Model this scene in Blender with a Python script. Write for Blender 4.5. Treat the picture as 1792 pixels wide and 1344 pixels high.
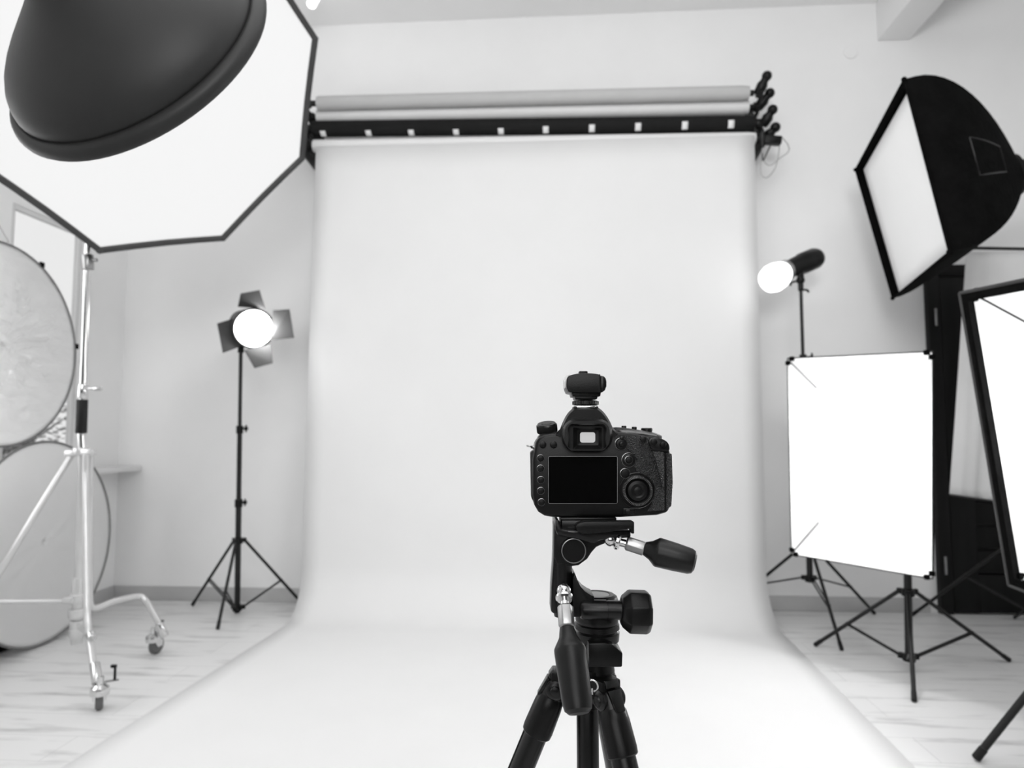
import bpy, bmesh, math, random
from mathutils import Vector, Matrix, noise
random.seed(7)
# ------------------------------------------------------------------ scene, camera, world, light
for o in list(bpy.data.objects):
    bpy.data.objects.remove(o)
S = bpy.context.scene
COL = S.collection
PI = math.pi
S.view_settings.view_transform = 'Standard'
S.view_settings.look = 'None'
S.view_settings.gamma = 1.0
S.view_settings.use_curve_mapping = False
S.view_settings.exposure = 0.0

F, CX, CY, CAMH = 1195.0, 896.0, 672.0, 1.1
yaw = math.atan(80 / F)
pit = math.atan(88 / F)
CAM = Vector((0, 0, CAMH))
FW = Vector((-math.sin(yaw) * math.cos(pit), math.cos(yaw) * math.cos(pit), math.sin(pit)))
RT = Vector((math.cos(yaw), math.sin(yaw), 0))
UP = RT.cross(FW)
FH = Vector((-math.sin(yaw), math.cos(yaw), 0))
Z = Vector((0, 0, 1))

cd = bpy.data.cameras.new('camera')
cd.sensor_width = 36
cd.lens = F / 1792 * 36
cd.clip_start = 0.02
cd.dof.use_dof = True
cd.dof.focus_distance = 0.735
cd.dof.aperture_fstop = 6.5
cam = bpy.data.objects.new('camera', cd)
COL.objects.link(cam)
cam.location = CAM
cam.rotation_euler = Matrix((RT, UP, -FW)).transposed().to_euler()
S.camera = cam

WORLD_STRENGTH = 0.95
w = bpy.data.worlds.new('overcast_daylight')
S.world = w
w.use_nodes = True
bg = w.node_tree.nodes['Background']
bg.inputs[0].default_value = (1, 1, 1, 1)
bg.inputs[1].default_value = WORLD_STRENGTH


def area_light(name, loc, target, sx, sy, power):
    l = bpy.data.lights.new(name, 'AREA')
    l.shape = 'RECTANGLE'
    l.size, l.size_y, l.energy = sx, sy, power
    o = bpy.data.objects.new(name, l)
    COL.objects.link(o)
    o.location = loc
    d = Vector(target) - Vector(loc)
    o.rotation_euler = d.to_track_quat('-Z', 'Y').to_euler()
    return o


# the big soft lamp behind the camera, and fill lights added for the ceiling, side and set
area_light('rear_softlight', (-0.3, -2.7, 2.1), (-.5, 4.0, 1.4), 2.4, 1.4, 46)
area_light('added_ceiling_fill', (0.2, -0.8, 2.5), (0.2, 1.4, 3.95), 1.0, 1.0, 60)  # added fill with no fixture, aimed up to brighten the ceiling
area_light('added_side_fill', (-2.92, 2.37, 1.62), (0.5, 3.4, 1.3), 1.25, 1.35, 14)  # added side fill, brightens the set from beside the unseen window
area_light('added_overhead_fill', (0.1, 1.5, 3.85), (0.0, 1.9, 0.0), 3.8, 2.4, 46)  # added overhead fill, far larger than the one tube on the ceiling


def point_light(name, loc, power, r=0.04):
    l = bpy.data.lights.new(name, 'POINT')
    l.energy = power
    l.shadow_soft_size = r
    o = bpy.data.objects.new(name, l)
    COL.objects.link(o)
    o.location = loc
    return o


# ------------------------------------------------------------------ places seen from the camera
def ray(x, y):
    return FW + RT * ((x - CX) / F) - UP * ((y - CY) / F)


def P(x, y, d):
    return CAM + ray(x, y) * d


def onZ(x, y, z=0.0):
    r = ray(x, y)
    return CAM + r * ((z - CAMH) / r.z)


def onY(x, y, Y):
    r = ray(x, y)
    return CAM + r * (Y / r.y)


def onX(x, y, X):
    r = ray(x, y)
    return CAM + r * (X / r.x)


D0 = 0.725          # distance of the back of the camera body on the tripod


def V(x, y, yl=0.0):
    r = ray(x, y)
    return CAM + r * ((D0 + yl) / r.dot(FH))


PX = D0 / F         # one pixel of the photo at that distance, in metres

# ------------------------------------------------------------------ materials
MATS = {}


def mat(name, c, rough=0.6, metal=0.0, var=0.06, scale=8.0, bump=0.0, bscale=200.0, emit=0.0, spec=0.5, stretch=None,
        coat=0.0, voronoi=False):
    m = bpy.data.materials.new(name)
    m.use_nodes = True
    nt = m.node_tree
    b = nt.nodes['Principled BSDF']
    b.inputs['Roughness'].default_value = rough
    b.inputs['Metallic'].default_value = metal
    b.inputs['Specular IOR Level'].default_value = spec
    b.inputs['Coat Weight'].default_value = coat
    tc = nt.nodes.new('ShaderNodeTexCoord')
    mp = nt.nodes.new('ShaderNodeMapping')
    if stretch:
        mp.inputs['Scale'].default_value = stretch
    nt.links.new(tc.outputs['Object'], mp.inputs['Vector'])
    n = nt.nodes.new('ShaderNodeTexNoise')
    n.inputs['Scale'].default_value = scale
    n.inputs['Detail'].default_value = 4
    nt.links.new(mp.outputs['Vector'], n.inputs['Vector'])
    r = nt.nodes.new('ShaderNodeValToRGB')
    lo, hi = c * (1 - var), min(1, c * (1 + var))
    r.color_ramp.elements[0].position = 0.3
    r.color_ramp.elements[1].position = 0.7
    r.color_ramp.elements[0].color = (lo, lo, lo, 1)
    r.color_ramp.elements[1].color = (hi, hi, hi, 1)
    nt.links.new(n.outputs['Fac'], r.inputs['Fac'])
    nt.links.new(r.outputs['Color'], b.inputs['Base Color'])
    if emit:
        b.inputs['Emission Color'].default_value = (1, 1, 1, 1)
        b.inputs['Emission Strength'].default_value = emit
    if bump:
        if voronoi:
            t = nt.nodes.new('ShaderNodeTexVoronoi')
            out = t.outputs['Distance']
        else:
            t = nt.nodes.new('ShaderNodeTexNoise')
            t.inputs['Detail'].default_value = 3
            out = t.outputs['Fac']
        t.inputs['Scale'].default_value = bscale
        nt.links.new(mp.outputs['Vector'], t.inputs['Vector'])
        bp = nt.nodes.new('ShaderNodeBump')
        bp.inputs['Strength'].default_value = bump
        bp.inputs['Distance'].default_value = 0.002 if bscale > 60 else 0.02
        nt.links.new(out, bp.inputs['Height'])
        nt.links.new(bp.outputs['Normal'], b.inputs['Normal'])
    MATS[name] = m
    return m


def thin(m, f):
    '''let part of the light through a thin cloth'''
    nt = m.node_tree
    b = nt.nodes['Principled BSDF']
    t = nt.nodes.new('ShaderNodeBsdfTranslucent')
    t.inputs[0].default_value = (.9, .9, .9, 1)
    mx = nt.nodes.new('ShaderNodeMixShader')
    mx.inputs[0].default_value = f
    nt.links.new(b.outputs[0], mx.inputs[1])
    nt.links.new(t.outputs[0], mx.inputs[2])
    nt.links.new(mx.outputs[0], nt.nodes['Material Output'].inputs[0])
    return m


def glass_mat(name):
    m = bpy.data.materials.new(name)
    m.use_nodes = True
    nt = m.node_tree
    out = nt.nodes['Material Output']
    nt.nodes.remove(nt.nodes['Principled BSDF'])
    t = nt.nodes.new('ShaderNodeBsdfTransparent')
    t.inputs[0].default_value = (.95, .95, .95, 1)
    g = nt.nodes.new('ShaderNodeBsdfGlossy')
    g.inputs['Roughness'].default_value = 0.03
    mx = nt.nodes.new('ShaderNodeMixShader')
    mx.inputs[0].default_value = .04
    nt.links.new(t.outputs[0], mx.inputs[1])
    nt.links.new(g.outputs[0], mx.inputs[2])
    nt.links.new(mx.outputs[0], out.inputs[0])
    return m


def floor_mat():
    m = mat('pale_laminate', 0.66, rough=0.38, var=0.0)
    nt = m.node_tree
    b = nt.nodes['Principled BSDF']
    tc = nt.nodes.new('ShaderNodeTexCoord')
    br = nt.nodes.new('ShaderNodeTexBrick')
    br.offset = 0.37
    br.inputs['Color1'].default_value = (.72, .72, .72, 1)
    br.inputs['Color2'].default_value = (.745, .745, .745, 1)
    br.inputs['Mortar'].default_value = (.50, .50, .50, 1)
    br.inputs['Scale'].default_value = 1.0
    br.inputs['Mortar Size'].default_value = 0.0012
    br.inputs['Brick Width'].default_value = 1.28
    br.inputs['Row Height'].default_value = 0.19
    nt.links.new(tc.outputs['Object'], br.inputs['Vector'])
    mp = nt.nodes.new('ShaderNodeMapping')
    mp.inputs['Scale'].default_value = (1.6, 9.0, 1.0)
    nt.links.new(tc.outputs['Object'], mp.inputs['Vector'])
    n = nt.nodes.new('ShaderNodeTexNoise')
    n.inputs['Scale'].default_value = 1.7
    n.inputs['Detail'].default_value = 6
    nt.links.new(mp.outputs['Vector'], n.inputs['Vector'])
    r = nt.nodes.new('ShaderNodeValToRGB')
    r.color_ramp.elements[0].position = 0.28
    r.color_ramp.elements[1].position = 0.46
    r.color_ramp.elements[0].color = (.62, .62, .62, 1)
    r.color_ramp.elements[1].color = (1, 1, 1, 1)
    nt.links.new(n.outputs['Fac'], r.inputs['Fac'])
    mx = nt.nodes.new('ShaderNodeMix')
    mx.data_type = 'RGBA'
    mx.blend_type = 'MULTIPLY'
    mx.inputs['Factor'].default_value = 1
    nt.links.new(br.outputs['Color'], mx.inputs['A'])
    nt.links.new(r.outputs['Color'], mx.inputs['B'])
    nt.links.new(mx.outputs['Result'], b.inputs['Base Color'])
    return m


M_WALL = mat('white_plaster', .92, .9, var=.015, scale=3, bump=.05, bscale=90)
M_DARKWALL = mat('darkened_rear_wall', .04, .9, var=.05, scale=3)  # unseen rear wall, coloured dark so black gear reflects little light
M_CEIL = mat('white_ceiling_paint', .92, .95, var=.015, scale=2)
M_FLOOR = floor_mat()
M_TRIM = mat('grey_skirting', .52, .5, var=.03)
M_PAPER = mat('white_seamless_paper', .78, .75, var=.01, scale=3)
M_GREYROLL = mat('grey_paper_roll', .50, .8, var=.02)
M_WHITEROLL = mat('white_paper_roll', .78, .8, var=.02)
M_BLACKROLL = mat('black_paper_roll', .007, .7, var=.1, spec=.2)
M_TAPE = mat('white_tape', .85, .6, var=.02)
M_BLACKFAB = mat('black_nylon', .0045, .85, var=.25, scale=14, bump=.25, bscale=45, spec=.03)
M_DARKRIM = mat('dark_grey_piping', .035, .6, var=.15)
M_STANDMET = mat('black_painted_steel', .006, .36, var=.1, spec=.35)
M_BLACKPL = mat('black_plastic', .0035, .34, var=.12, bump=.08, bscale=900, spec=.22)
M_SATIN = mat('satin_black_metal', .004, .27, var=.12, bump=.10, bscale=1500, spec=.32)
M_RUBBER = mat('black_rubber', .004, .40, var=.12, spec=.30)
M_LEATHER = mat('pebbled_black_leatherette', .006, .34, var=.2, scale=300, bump=1.0, bscale=800, voronoi=True, spec=.9)
M_RING = mat('dark_shiny_ring', .22, .22, metal=.9, var=.1)
M_TOPPL = mat('glossy_top_plate', .006, .22, var=.1, spec=.9)
M_GLOSSBLK = mat('black_screen_glass', .002, .08, var=.0, spec=.25)
M_CHROME = mat('polished_chrome', .66, .16, metal=1, var=.04)
M_BRUSHED = mat('brushed_steel', .32, .35, metal=1, var=.1, scale=60)
M_SILVERST = mat('silver_painted_tube', .62, .28, metal=.55, var=.04)
M_GREYRUB = mat('grey_caster_rubber', .10, .6, var=.15)
M_DISH = mat('dark_grey_dish_enamel', .022, .5, var=.12, scale=5, spec=.2)
M_DIFF = mat('glowing_white_diffuser', .12, .9, var=.0, emit=.80, spec=.1)
M_SOFTDIFF = mat('white_diffuser_cloth', .82, .85, var=.02, emit=.21)
M_SILVER = mat('white_silver_lining', .86, .55, var=.03, scale=9, bump=.3, bscale=14)
M_LAMP = mat('lamp_glow', .9, .5, var=0, emit=14)
M_BULB = mat('bulb_glow', .9, .5, var=0, emit=2.4)
M_TUBE = mat('ceiling_tube_glow', .9, .5, var=0, emit=2.0)
M_FLAP = mat('black_flap_metal', .04, .5, var=.1)
M_REFL = thin(mat('white_silver_reflector', .95, .16, var=.03, scale=5, bump=.8, bscale=9, stretch=(1, .8, 2.4), spec=1.0), .34)
M_TRANS = thin(mat('matte_translucent_reflector', .88, .6, var=.02, scale=2, bump=.12, bscale=5), .4)
M_BAND = mat('grey_rim_band', .16, .6, var=.1)
M_DOOR = mat('dark_stained_door', .006, .5, spec=.2, var=.35, scale=5, stretch=(3, 3, .4))
M_DOORFR = mat('dark_stained_casing', .007, .5, spec=.2, var=.25, scale=6, stretch=(3, 3, .4))
M_CLOTH = mat('grey_backdrop_cloth', .82, .9, var=.03, scale=3)
M_WFRAME = mat('white_window_frame', .75, .4, var=.02)
M_VF = mat('viewfinder_glow', .10, .1, var=0, emit=.50)  # glow added for the bright view through the eyepiece
M_LEAF = mat('pale_leaf', .30, .7, var=.35, scale=3)
M_BARK = mat('grey_bark', .10, .9, var=.3, scale=12)
M_GRASS = mat('pale_ground', .4, .9, var=.2)
M_WIRE = mat('pale_cord', .35, .6, var=.05)
M_GLASS = glass_mat('window_glass')
M_PALEPL = mat('pale_plastic', .62, .25, var=.04)

# ------------------------------------------------------------------ mesh building
WM = {}


def basis(a, b):
    z = (b - a).normalized()
    t = Vector((0, 0, 1)) if abs(z.z) < .9 else Vector((0, 1, 0))
    x = t.cross(z).normalized()
    return x, z.cross(x), z


class MB:
    def __init__(s):
        s.bm = bmesh.new()

    def add(s, bm, bev=0, seg=2, ang=30):
        if bev:
            bm.normal_update()
            ed = [e for e in bm.edges if len(e.link_faces) == 2 and e.calc_face_angle(0) > math.radians(ang)]
            try:
                bmesh.ops.bevel(bm, geom=ed, offset=bev, segments=seg, profile=.5, affect='EDGES', clamp_overlap=True)
            except Exception:
                pass
        mp = {}
        for v in bm.verts:
            mp[v] = s.bm.verts.new(v.co)
        for f in bm.faces:
            try:
                s.bm.faces.new([mp[v] for v in f.verts])
            except ValueError:
                pass
        bm.free()
        return s

    def box(s, c, d, R=None, bev=0):
        bm = bmesh.new()
        bmesh.ops.create_cube(bm, size=1)
        m = Matrix.Translation(Vector(c)) @ (R.to_4x4() if R else Matrix.Identity(4)) @ Matrix.Diagonal((d[0], d[1], d[2], 1))
        bmesh.ops.transform(bm, matrix=m, verts=bm.verts)
        return s.add(bm, bev)

    def rev(s, a, b, prof, seg=28, bev=0, rot=0.0, caps=True):
        """revolve [(t along a->b, radius)...] ; t is a fraction of a->b"""
        a, b = Vector(a), Vector(b)
        x, y, z = basis(a, b)
        bm = bmesh.new()
        rings = []
        for t, r in prof:
            c = a.lerp(b, t) if 0 <= t <= 1 else a + (b - a) * t
            if r < 1e-6:
                rings.append([bm.verts.new(c)])
            else:
                rings.append([bm.verts.new(c + (x * math.cos(q) + y * math.sin(q)) * r)
                              for q in [rot + 2 * PI * k / seg for k in range(seg)]])
        for i in range(len(rings) - 1):
            A, B = rings[i], rings[i + 1]
            for k in range(seg):
                k2 = (k + 1) % seg
                if len(A) == 1 and len(B) == 1:
                    continue
                if len(A) == 1:
                    bm.faces.new([A[0], B[k2], B[k]])
                elif len(B) == 1:
                    bm.faces.new([A[k], A[k2], B[0]])
                else:
                    bm.faces.new([A[k], A[k2], B[k2], B[k]])
        if caps:
            if len(rings[0]) > 1:
                bm.faces.new(list(reversed(rings[0])))
            if len(rings[-1]) > 1:
                bm.faces.new(rings[-1])
        return s.add(bm, bev)

    def cyl(s, a, b, r, r2=None, seg=18, bev=0):
        return s.rev(a, b, [(0, r), (1, r if r2 is None else r2)], seg, bev)

    def ball(s, c, r, seg=20, sc=(1, 1, 1)):
        bm = bmesh.new()
        bmesh.ops.create_uvsphere(bm, u_segments=seg, v_segments=max(8, seg // 2), radius=r)
        bmesh.ops.transform(bm, matrix=Matrix.Translation(Vector(c)) @ Matrix.Diagonal((sc[0], sc[1], sc[2], 1)), verts=bm.verts)
        return s.add(bm)

    def tube(s, pts, r, seg=10, smooth=0, closed=False):
        pts = [Vector(p) for p in pts]
        if smooth:
            out = []
            n = len(pts)
            rng = range(n if closed else n - 1)
            for i in rng:
                p0 = pts[(i - 1) % n] if (closed or i > 0) else pts[i]
                p1, p2 = pts[i], pts[(i + 1) % n]
                p3 = pts[(i + 2) % n] if (closed or i + 2 < n) else p2
                for k in range(smooth):
                    t = k / smooth
                    out.append(.5 * ((2 * p1) + (p2 - p0) * t + (2 * p0 - 5 * p1 + 4 * p2 - p3) * t * t
                                     + (3 * p1 - p0 - 3 * p2 + p3) * t ** 3))
            if not closed:
                out.append(pts[-1])
            pts = out
        bm = bmesh.new()
        n = len(pts)
        rings = []
        ref = None
        for i, p in enumerate(pts):
            if closed:
                d = (pts[(i + 1) % n] - pts[i - 1]).normalized()
            else:
                d = (pts[min(i + 1, n - 1)] - pts[max(i - 1, 0)]).normalized()
            if ref is None:
                ref = d.orthogonal().normalized()
            u = (ref - d * ref.dot(d)).normalized()
            ref = u
            v = d.cross(u)
            rr = r[i] if isinstance(r, (list, tuple)) else r
            rings.append([bm.verts.new(p + (u * math.cos(q) + v * math.sin(q)) * rr) for q in [2 * PI * k / seg for k in range(seg)]])
        for i in range(n if closed else n - 1):
            A, B = rings[i], rings[(i + 1) % n]
            for k in range(seg):
                bm.faces.new([A[k], A[(k + 1) % seg], B[(k + 1) % seg], B[k]])
        if not closed:
            bm.faces.new(list(reversed(rings[0])))
            bm.faces.new(rings[-1])
        return s.add(bm)

    def ext(s, pts, vec, bev=0, seg=2):
        """closed polygon extruded by vec"""
        bm = bmesh.new()
        pts = [Vector(p) for p in pts]
        vec = Vector(vec)
        A = [bm.verts.new(p) for p in pts]
        B = [bm.verts.new(p + vec) for p in pts]
        n = len(pts)
        bm.faces.new(A)
        bm.faces.new(list(reversed(B)))
        for k in range(n):
            bm.faces.new([A[k], B[k], B[(k + 1) % n], A[(k + 1) % n]])
        bmesh.ops.recalc_face_normals(bm, faces=bm.faces)
        return s.add(bm, bev, seg)

    def loft(s, loops, closed=True, caps=False):
        bm = bmesh.new()
        L = [[bm.verts.new(Vector(p)) for p in lp] for lp in loops]
        n = len(L[0])
        for i in range(len(L) - 1):
            for k in range(n if closed else n - 1):
                bm.faces.new([L[i][k], L[i][(k + 1) % n], L[i + 1][(k + 1) % n], L[i + 1][k]])
        if caps:
            bm.faces.new(L[0])
            bm.faces.new(list(reversed(L[-1])))
        bmesh.ops.recalc_face_normals(bm, faces=bm.faces)
        return s.add(bm)

    def torus(s, c, axis, R, r, n=36, seg=10):
        c = Vector(c)
        x, y, z = basis(c, c + Vector(axis))
        return s.tube([c + (x * math.cos(q) + y * math.sin(q)) * R for q in [2 * PI * k / n for k in range(n)]], r, seg, closed=True)

    def build(s, name, m, parent=None, label=None, smooth=True, ang=32, thick=0.0):
        if parent is not None:
            W = WM.get(parent.name, Matrix.Identity(4))
            bmesh.ops.transform(s.bm, matrix=W.inverted(), verts=s.bm.verts)
        me = bpy.data.meshes.new(name)
        s.bm.normal_update()
        s.bm.to_mesh(me)
        s.bm.free()
        me.materials.append(m)
        if smooth:
            me.polygons.foreach_set('use_smooth', [True] * len(me.polygons))
            me.set_sharp_from_angle(angle=math.radians(ang))
        o = bpy.data.objects.new(name, me)
        COL.objects.link(o)
        if parent is not None:
            o.parent = parent
            WM[o.name] = WM.get(parent.name, Matrix.Identity(4))
        if thick:
            md = o.modifiers.new('thickness', 'SOLIDIFY')
            md.thickness = thick
            md.offset = 0
        if label:
            o['label'] = label
        return o


def tag(o, label, cat, group=None, kind=None):
    o['label'] = label
    o['category'] = cat
    if group:
        o['group'] = group
    if kind:
        o['kind'] = kind
    return o


def thing(name, label, cat, loc, group=None):
    o = bpy.data.objects.new(name, None)
    COL.objects.link(o)
    o.empty_display_size = .05
    o.location = loc
    WM[o.name] = Matrix.Translation(Vector(loc))
    return tag(o, label, cat, group)


def struct(o, label=None, cat=None):
    o['kind'] = 'structure'
    if label:
        o['label'] = label
    if cat:
        o['category'] = cat
    return o


# ------------------------------------------------------------------ the room
WY = 4.48            # back wall
WXL, WXR = -2.98, 4.0
CZ = 3.95
YR = -3.0
struct(MB().box(((WXL + WXR) / 2, (WY + YR) / 2, -.06), (WXR - WXL + .5, WY - YR + .5, .12)).build('floor', M_FLOOR, smooth=False),
       'pale wooden laminate floor of the studio', 'floor')
struct(MB().box(((WXL + WXR) / 2, (WY + YR) / 2, CZ + .06), (WXR - WXL + .5, WY - YR + .5, .12)).build('ceiling', M_CEIL, smooth=False),
       'white painted studio ceiling', 'ceiling')
# back wall is solid behind the door (the door hangs in front of its recess)
struct(MB().box(((WXL + WXR) / 2, WY + .1, CZ / 2), (WXR - WXL + .5, .2, CZ)).build('wall_back', M_WALL, smooth=False),
       'white plastered wall behind the paper backdrop', 'wall')
struct(MB().box((WXR + .1, (WY + YR) / 2, CZ / 2), (.2, WY - YR, CZ)).build('wall_right', M_WALL, smooth=False),
       'white plastered wall at the right', 'wall')
struct(MB().box(((WXL + WXR) / 2, YR - .1, CZ / 2), (WXR - WXL + .5, .2, CZ)).build('wall_rear', M_DARKWALL, smooth=False),
       'unseen wall behind the camera, coloured dark to keep reflections low', 'wall')
# left wall with two window openings
wa = onX(22, 362, WXL)
wb = onX(145, 414, WXL)
WIN = [(wa.y, wb.y), (1.7, 3.05)]  # second opening added out of view to let in daylight
WZ0, WZ1 = .90, 2.37
m = MB()
ys = [YR, WIN[1][0], WIN[1][1], WIN[0][0], WIN[0][1], WY]
for i in range(5):
    y0, y1 = ys[i], ys[i + 1]
    if i in (1, 3):
        m.box((WXL - .025, (y0 + y1) / 2, WZ0 / 2), (.05, y1 - y0, WZ0))
        m.box((WXL - .025, (y0 + y1) / 2, (WZ1 + CZ) / 2), (.05, y1 - y0, CZ - WZ1))
    else:
        m.box((WXL - .025, (y0 + y1) / 2, CZ / 2), (.05, y1 - y0, CZ))
struct(m.build('wall_left', M_WALL, smooth=False), 'white plastered wall with the windows at the left', 'wall')
for i, (y0, y1) in enumerate(WIN):
    fr = MB()
    t = .028
    X = WXL - .018
    for yy in (y0 + t / 2, y1 - t / 2):
        fr.box((X, yy, (WZ0 + WZ1) / 2), (.03, t, WZ1 - WZ0), bev=.004)
    for zz in (WZ0 + t / 2, WZ1 - t / 2):
        fr.box((X, (y0 + y1) / 2, zz), (.03, y1 - y0 - 2 * t, t), bev=.004)
    wo = struct(fr.build('window_%d' % (i + 1), M_WFRAME),
                ['white framed window beside the back corner', 'white framed window added out of view to let in daylight'][i], 'window')
    MB().box((X, (y0 + y1) / 2, (WZ0 + WZ1) / 2), (.006, y1 - y0 - 2 * t, WZ1 - WZ0 - 2 * t)).build('glass_pane', M_GLASS, wo, smooth=False)
sx = -2.81
struct(MB().box(((WXL + sx) / 2, (1.6 + WY) / 2, .872), (sx - WXL, WY - 1.6, .034), bev=.006).build('trim_1', M_WFRAME),
       'white window sill running to the back corner', 'window sill')
struct(MB().box(((WXL - .9 + 2.29) / 2 + .45, WY - .009, .045), (2.29 - WXL, .018, .09), bev=.004).build('baseboard_back', M_TRIM),
       'grey skirting board along the back wall', 'baseboard')
struct(MB().box((WXL + .009, (WY + YR) / 2, .045), (.018, WY - YR, .09), bev=.004).build('baseboard_left', M_TRIM),
       'grey skirting board along the window wall', 'baseboard')
bm0, bm1 = onY(1535, 72, WY), onY(1592, 72, WY)
struct(MB().box(((bm0.x + bm1.x) / 2, (WY + YR) / 2, (bm0.z + CZ) / 2), (bm1.x - bm0.x, WY - YR, CZ - bm0.z), bev=.006).build('trim_2', M_CEIL),
       'white boxed ceiling beam at upper right', 'beam')
c = onY(1488, 92, WY)
struct(MB().rev(c, c + Vector((0, -.012, 0)), [(0, .045), (.7, .045), (1, .04)], 32).build('trim_3', M_WALL),
       'small round white cover cap high on the back wall', 'cover plate')

# the dark door, hung in a casing on the back wall
dx0 = onY(1616, 510, WY).x
dz1 = onY(1660, 466, WY).z
fw_ = .075
dw = .92
cas = MB()
for xx in (dx0 + fw_ / 2, dx0 + fw_ * 1.5 + dw):
    cas.box((xx, WY - .02, dz1 / 2), (fw_, .05, dz1), bev=.005)
cas.box((dx0 + fw_ + dw / 2, WY - .02, dz1 - fw_ / 2), (dw, .05, fw_), bev=.005)
door = struct(cas.build('door_1', M_DOORFR), 'dark stained door in a dark casing at the right', 'door')
x0, x1 = dx0 + fw_ + .004, dx0 + fw_ + dw - .004
sl = MB()
st = .15
zt = dz1 - fw_ - .005
yb = WY - .022
for xa, xb in ((x0, x0 + st), (x1 - st, x1)):
    sl.box(((xa + xb) / 2, yb, (zt + .01) / 2), (xb - xa, .042, zt - .01), bev=.004)
for za, zb in ((zt - .15, zt), (.98, 1.12), (.012, .24)):
    sl.box(((x0 + x1) / 2, yb, (za + zb) / 2), (x1 - x0 - 2 * st, .042, zb - za), bev=.004)
k = 0
for lo, hi, n in ((.24, .98, 5), (1.12, zt - .15, 6)):
    h = (hi - lo) / n
    for q in range(n):
        sl.box(((x0 + x1) / 2, yb + .008, lo + h * (q + .5)), (x1 - x0 - 2 * st, .026, h - .012), bev=.005)
sl.box(((x0 + x1) / 2, WY - .005, zt / 2 + .01), (x1 - x0, .008, zt - .02))
slab = sl.build('door_leaf', M_DOOR, door)
for py in (555, 990):
    p = onY(1638 if py < 600 else 1655, py, WY - .05)
    MB().cyl(p - Z * .055, p + Z * .055, .008, seg=12, bev=.002).build('hinge', M_BRUSHED, door, 'grey metal hinge')
hm = MB()
hp = Vector((x1 - .07, yb - .03, 1.02))
hm.cyl(hp + Vector((0, .02, 0)), hp + Vector((0, -.03, 0)), .011).tube([hp + Vector((0, -.03, 0)), hp + Vector((-.12, -.035, 0))], .009)
hm.build('door_handle', M_BRUSHED, slab, 'metal lever handle')

# ceiling tube lamp
ta, tb = onZ(545, 8, CZ - .08), onZ(572, -45, CZ - .08)
tl = thing('tube_lamp', 'white glowing tube lamp on the ceiling beside the large octagonal softbox', 'ceiling lamp', (ta + tb) / 2)
tl.location = (ta + tb) / 2
MB().rev(ta, tb, [(-.03, 0), (-.022, .02), (0, .03), (1, .03), (1.02, .02), (1.03, 0)], 20).build('tube', M_TUBE, tl)
MB().box((ta + tb) / 2 + Z * .055, (.07, .07, .06), bev=.01).build('ceiling_bracket', M_WFRAME, tl)

# ------------------------------------------------------------------ seamless paper and its roll holder
PY = 4.2
tL, tR = onY(553, 258, PY), onY(1320.5, 250, PY)
fL0, fL1 = onZ(505, 1092), onZ(110, 1344)
fR0, fR1 = onZ(1366, 1106), onZ(1600, 1344)


def floor_at(a, b, y):
    t = (y - a.y) / (b.y - a.y)
    return Vector((a.x + (b.x - a.x) * t, y, .004))


rad = .29
rows = []
for k in range(15):
    z = tL.z + (rad - tL.z) * k / 14
    t = k / 14
    rows.append((Vector((tL.x + (-1.585 - tL.x) * t, PY, z)), Vector((tR.x + (1.225 - tR.x) * t, PY, z))))
for k in range(1, 13):
    q = PI / 2 * k / 12
    y = PY - rad * (1 - math.cos(q))
    z = .004 + rad - rad * math.sin(q)
    t = k / 12
    a, b = floor_at(fL0, fL1, PY - rad), floor_at(fR0, fR1, PY - rad)
    rows.append((Vector((-1.585 + (a.x + 1.585) * t, y, z)), Vector((1.225 + (b.x - 1.225) * t, y, z))))
for k in range(1, 14):
    y = PY - rad + (0.10 - (PY - rad)) * k / 13
    rows.append((floor_at(fL0, fL1, y), floor_at(fR0, fR1, y)))
loops = []
for i, (a, b) in enumerate(rows):
    loops.append([a.lerp(b, q / 24) for q in range(25)])
pm = MB().loft(loops, closed=False)
paper = pm.build('paper_backdrop', M_PAPER, ang=60)
# give the sheet its thickness away from its visible face
md = paper.modifiers.new('thickness', 'SOLIDIFY')
md.thickness = .0012
md.offset = 0
tag(paper, 'wide white seamless paper sweep hanging from the lowest roll onto the floor', 'backdrop')


def roll(name, label, pl, pr, r, m, Y, core=True):
    a, b = onY(pl[0], pl[1], Y), onY(pr[0], pr[1], Y)
    t = thing(name, label, 'paper roll', (a + b) / 2, 'backdrop rolls on the wall holder')
    d = (b - a).normalized()
    MB().rev(a, b, [(0, r * .6), (0.0001, r * .94), (.004, r), (.985, r), (.994, r * .93), (1, r * .9), (1.0001, r * .5)], 40).build('roll_sheet', m, t)
    MB().cyl(a - d * .04, b + d * .03, .019, seg=20).build('roll_core', M_STANDMET, t)
    return t, a, b


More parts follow.
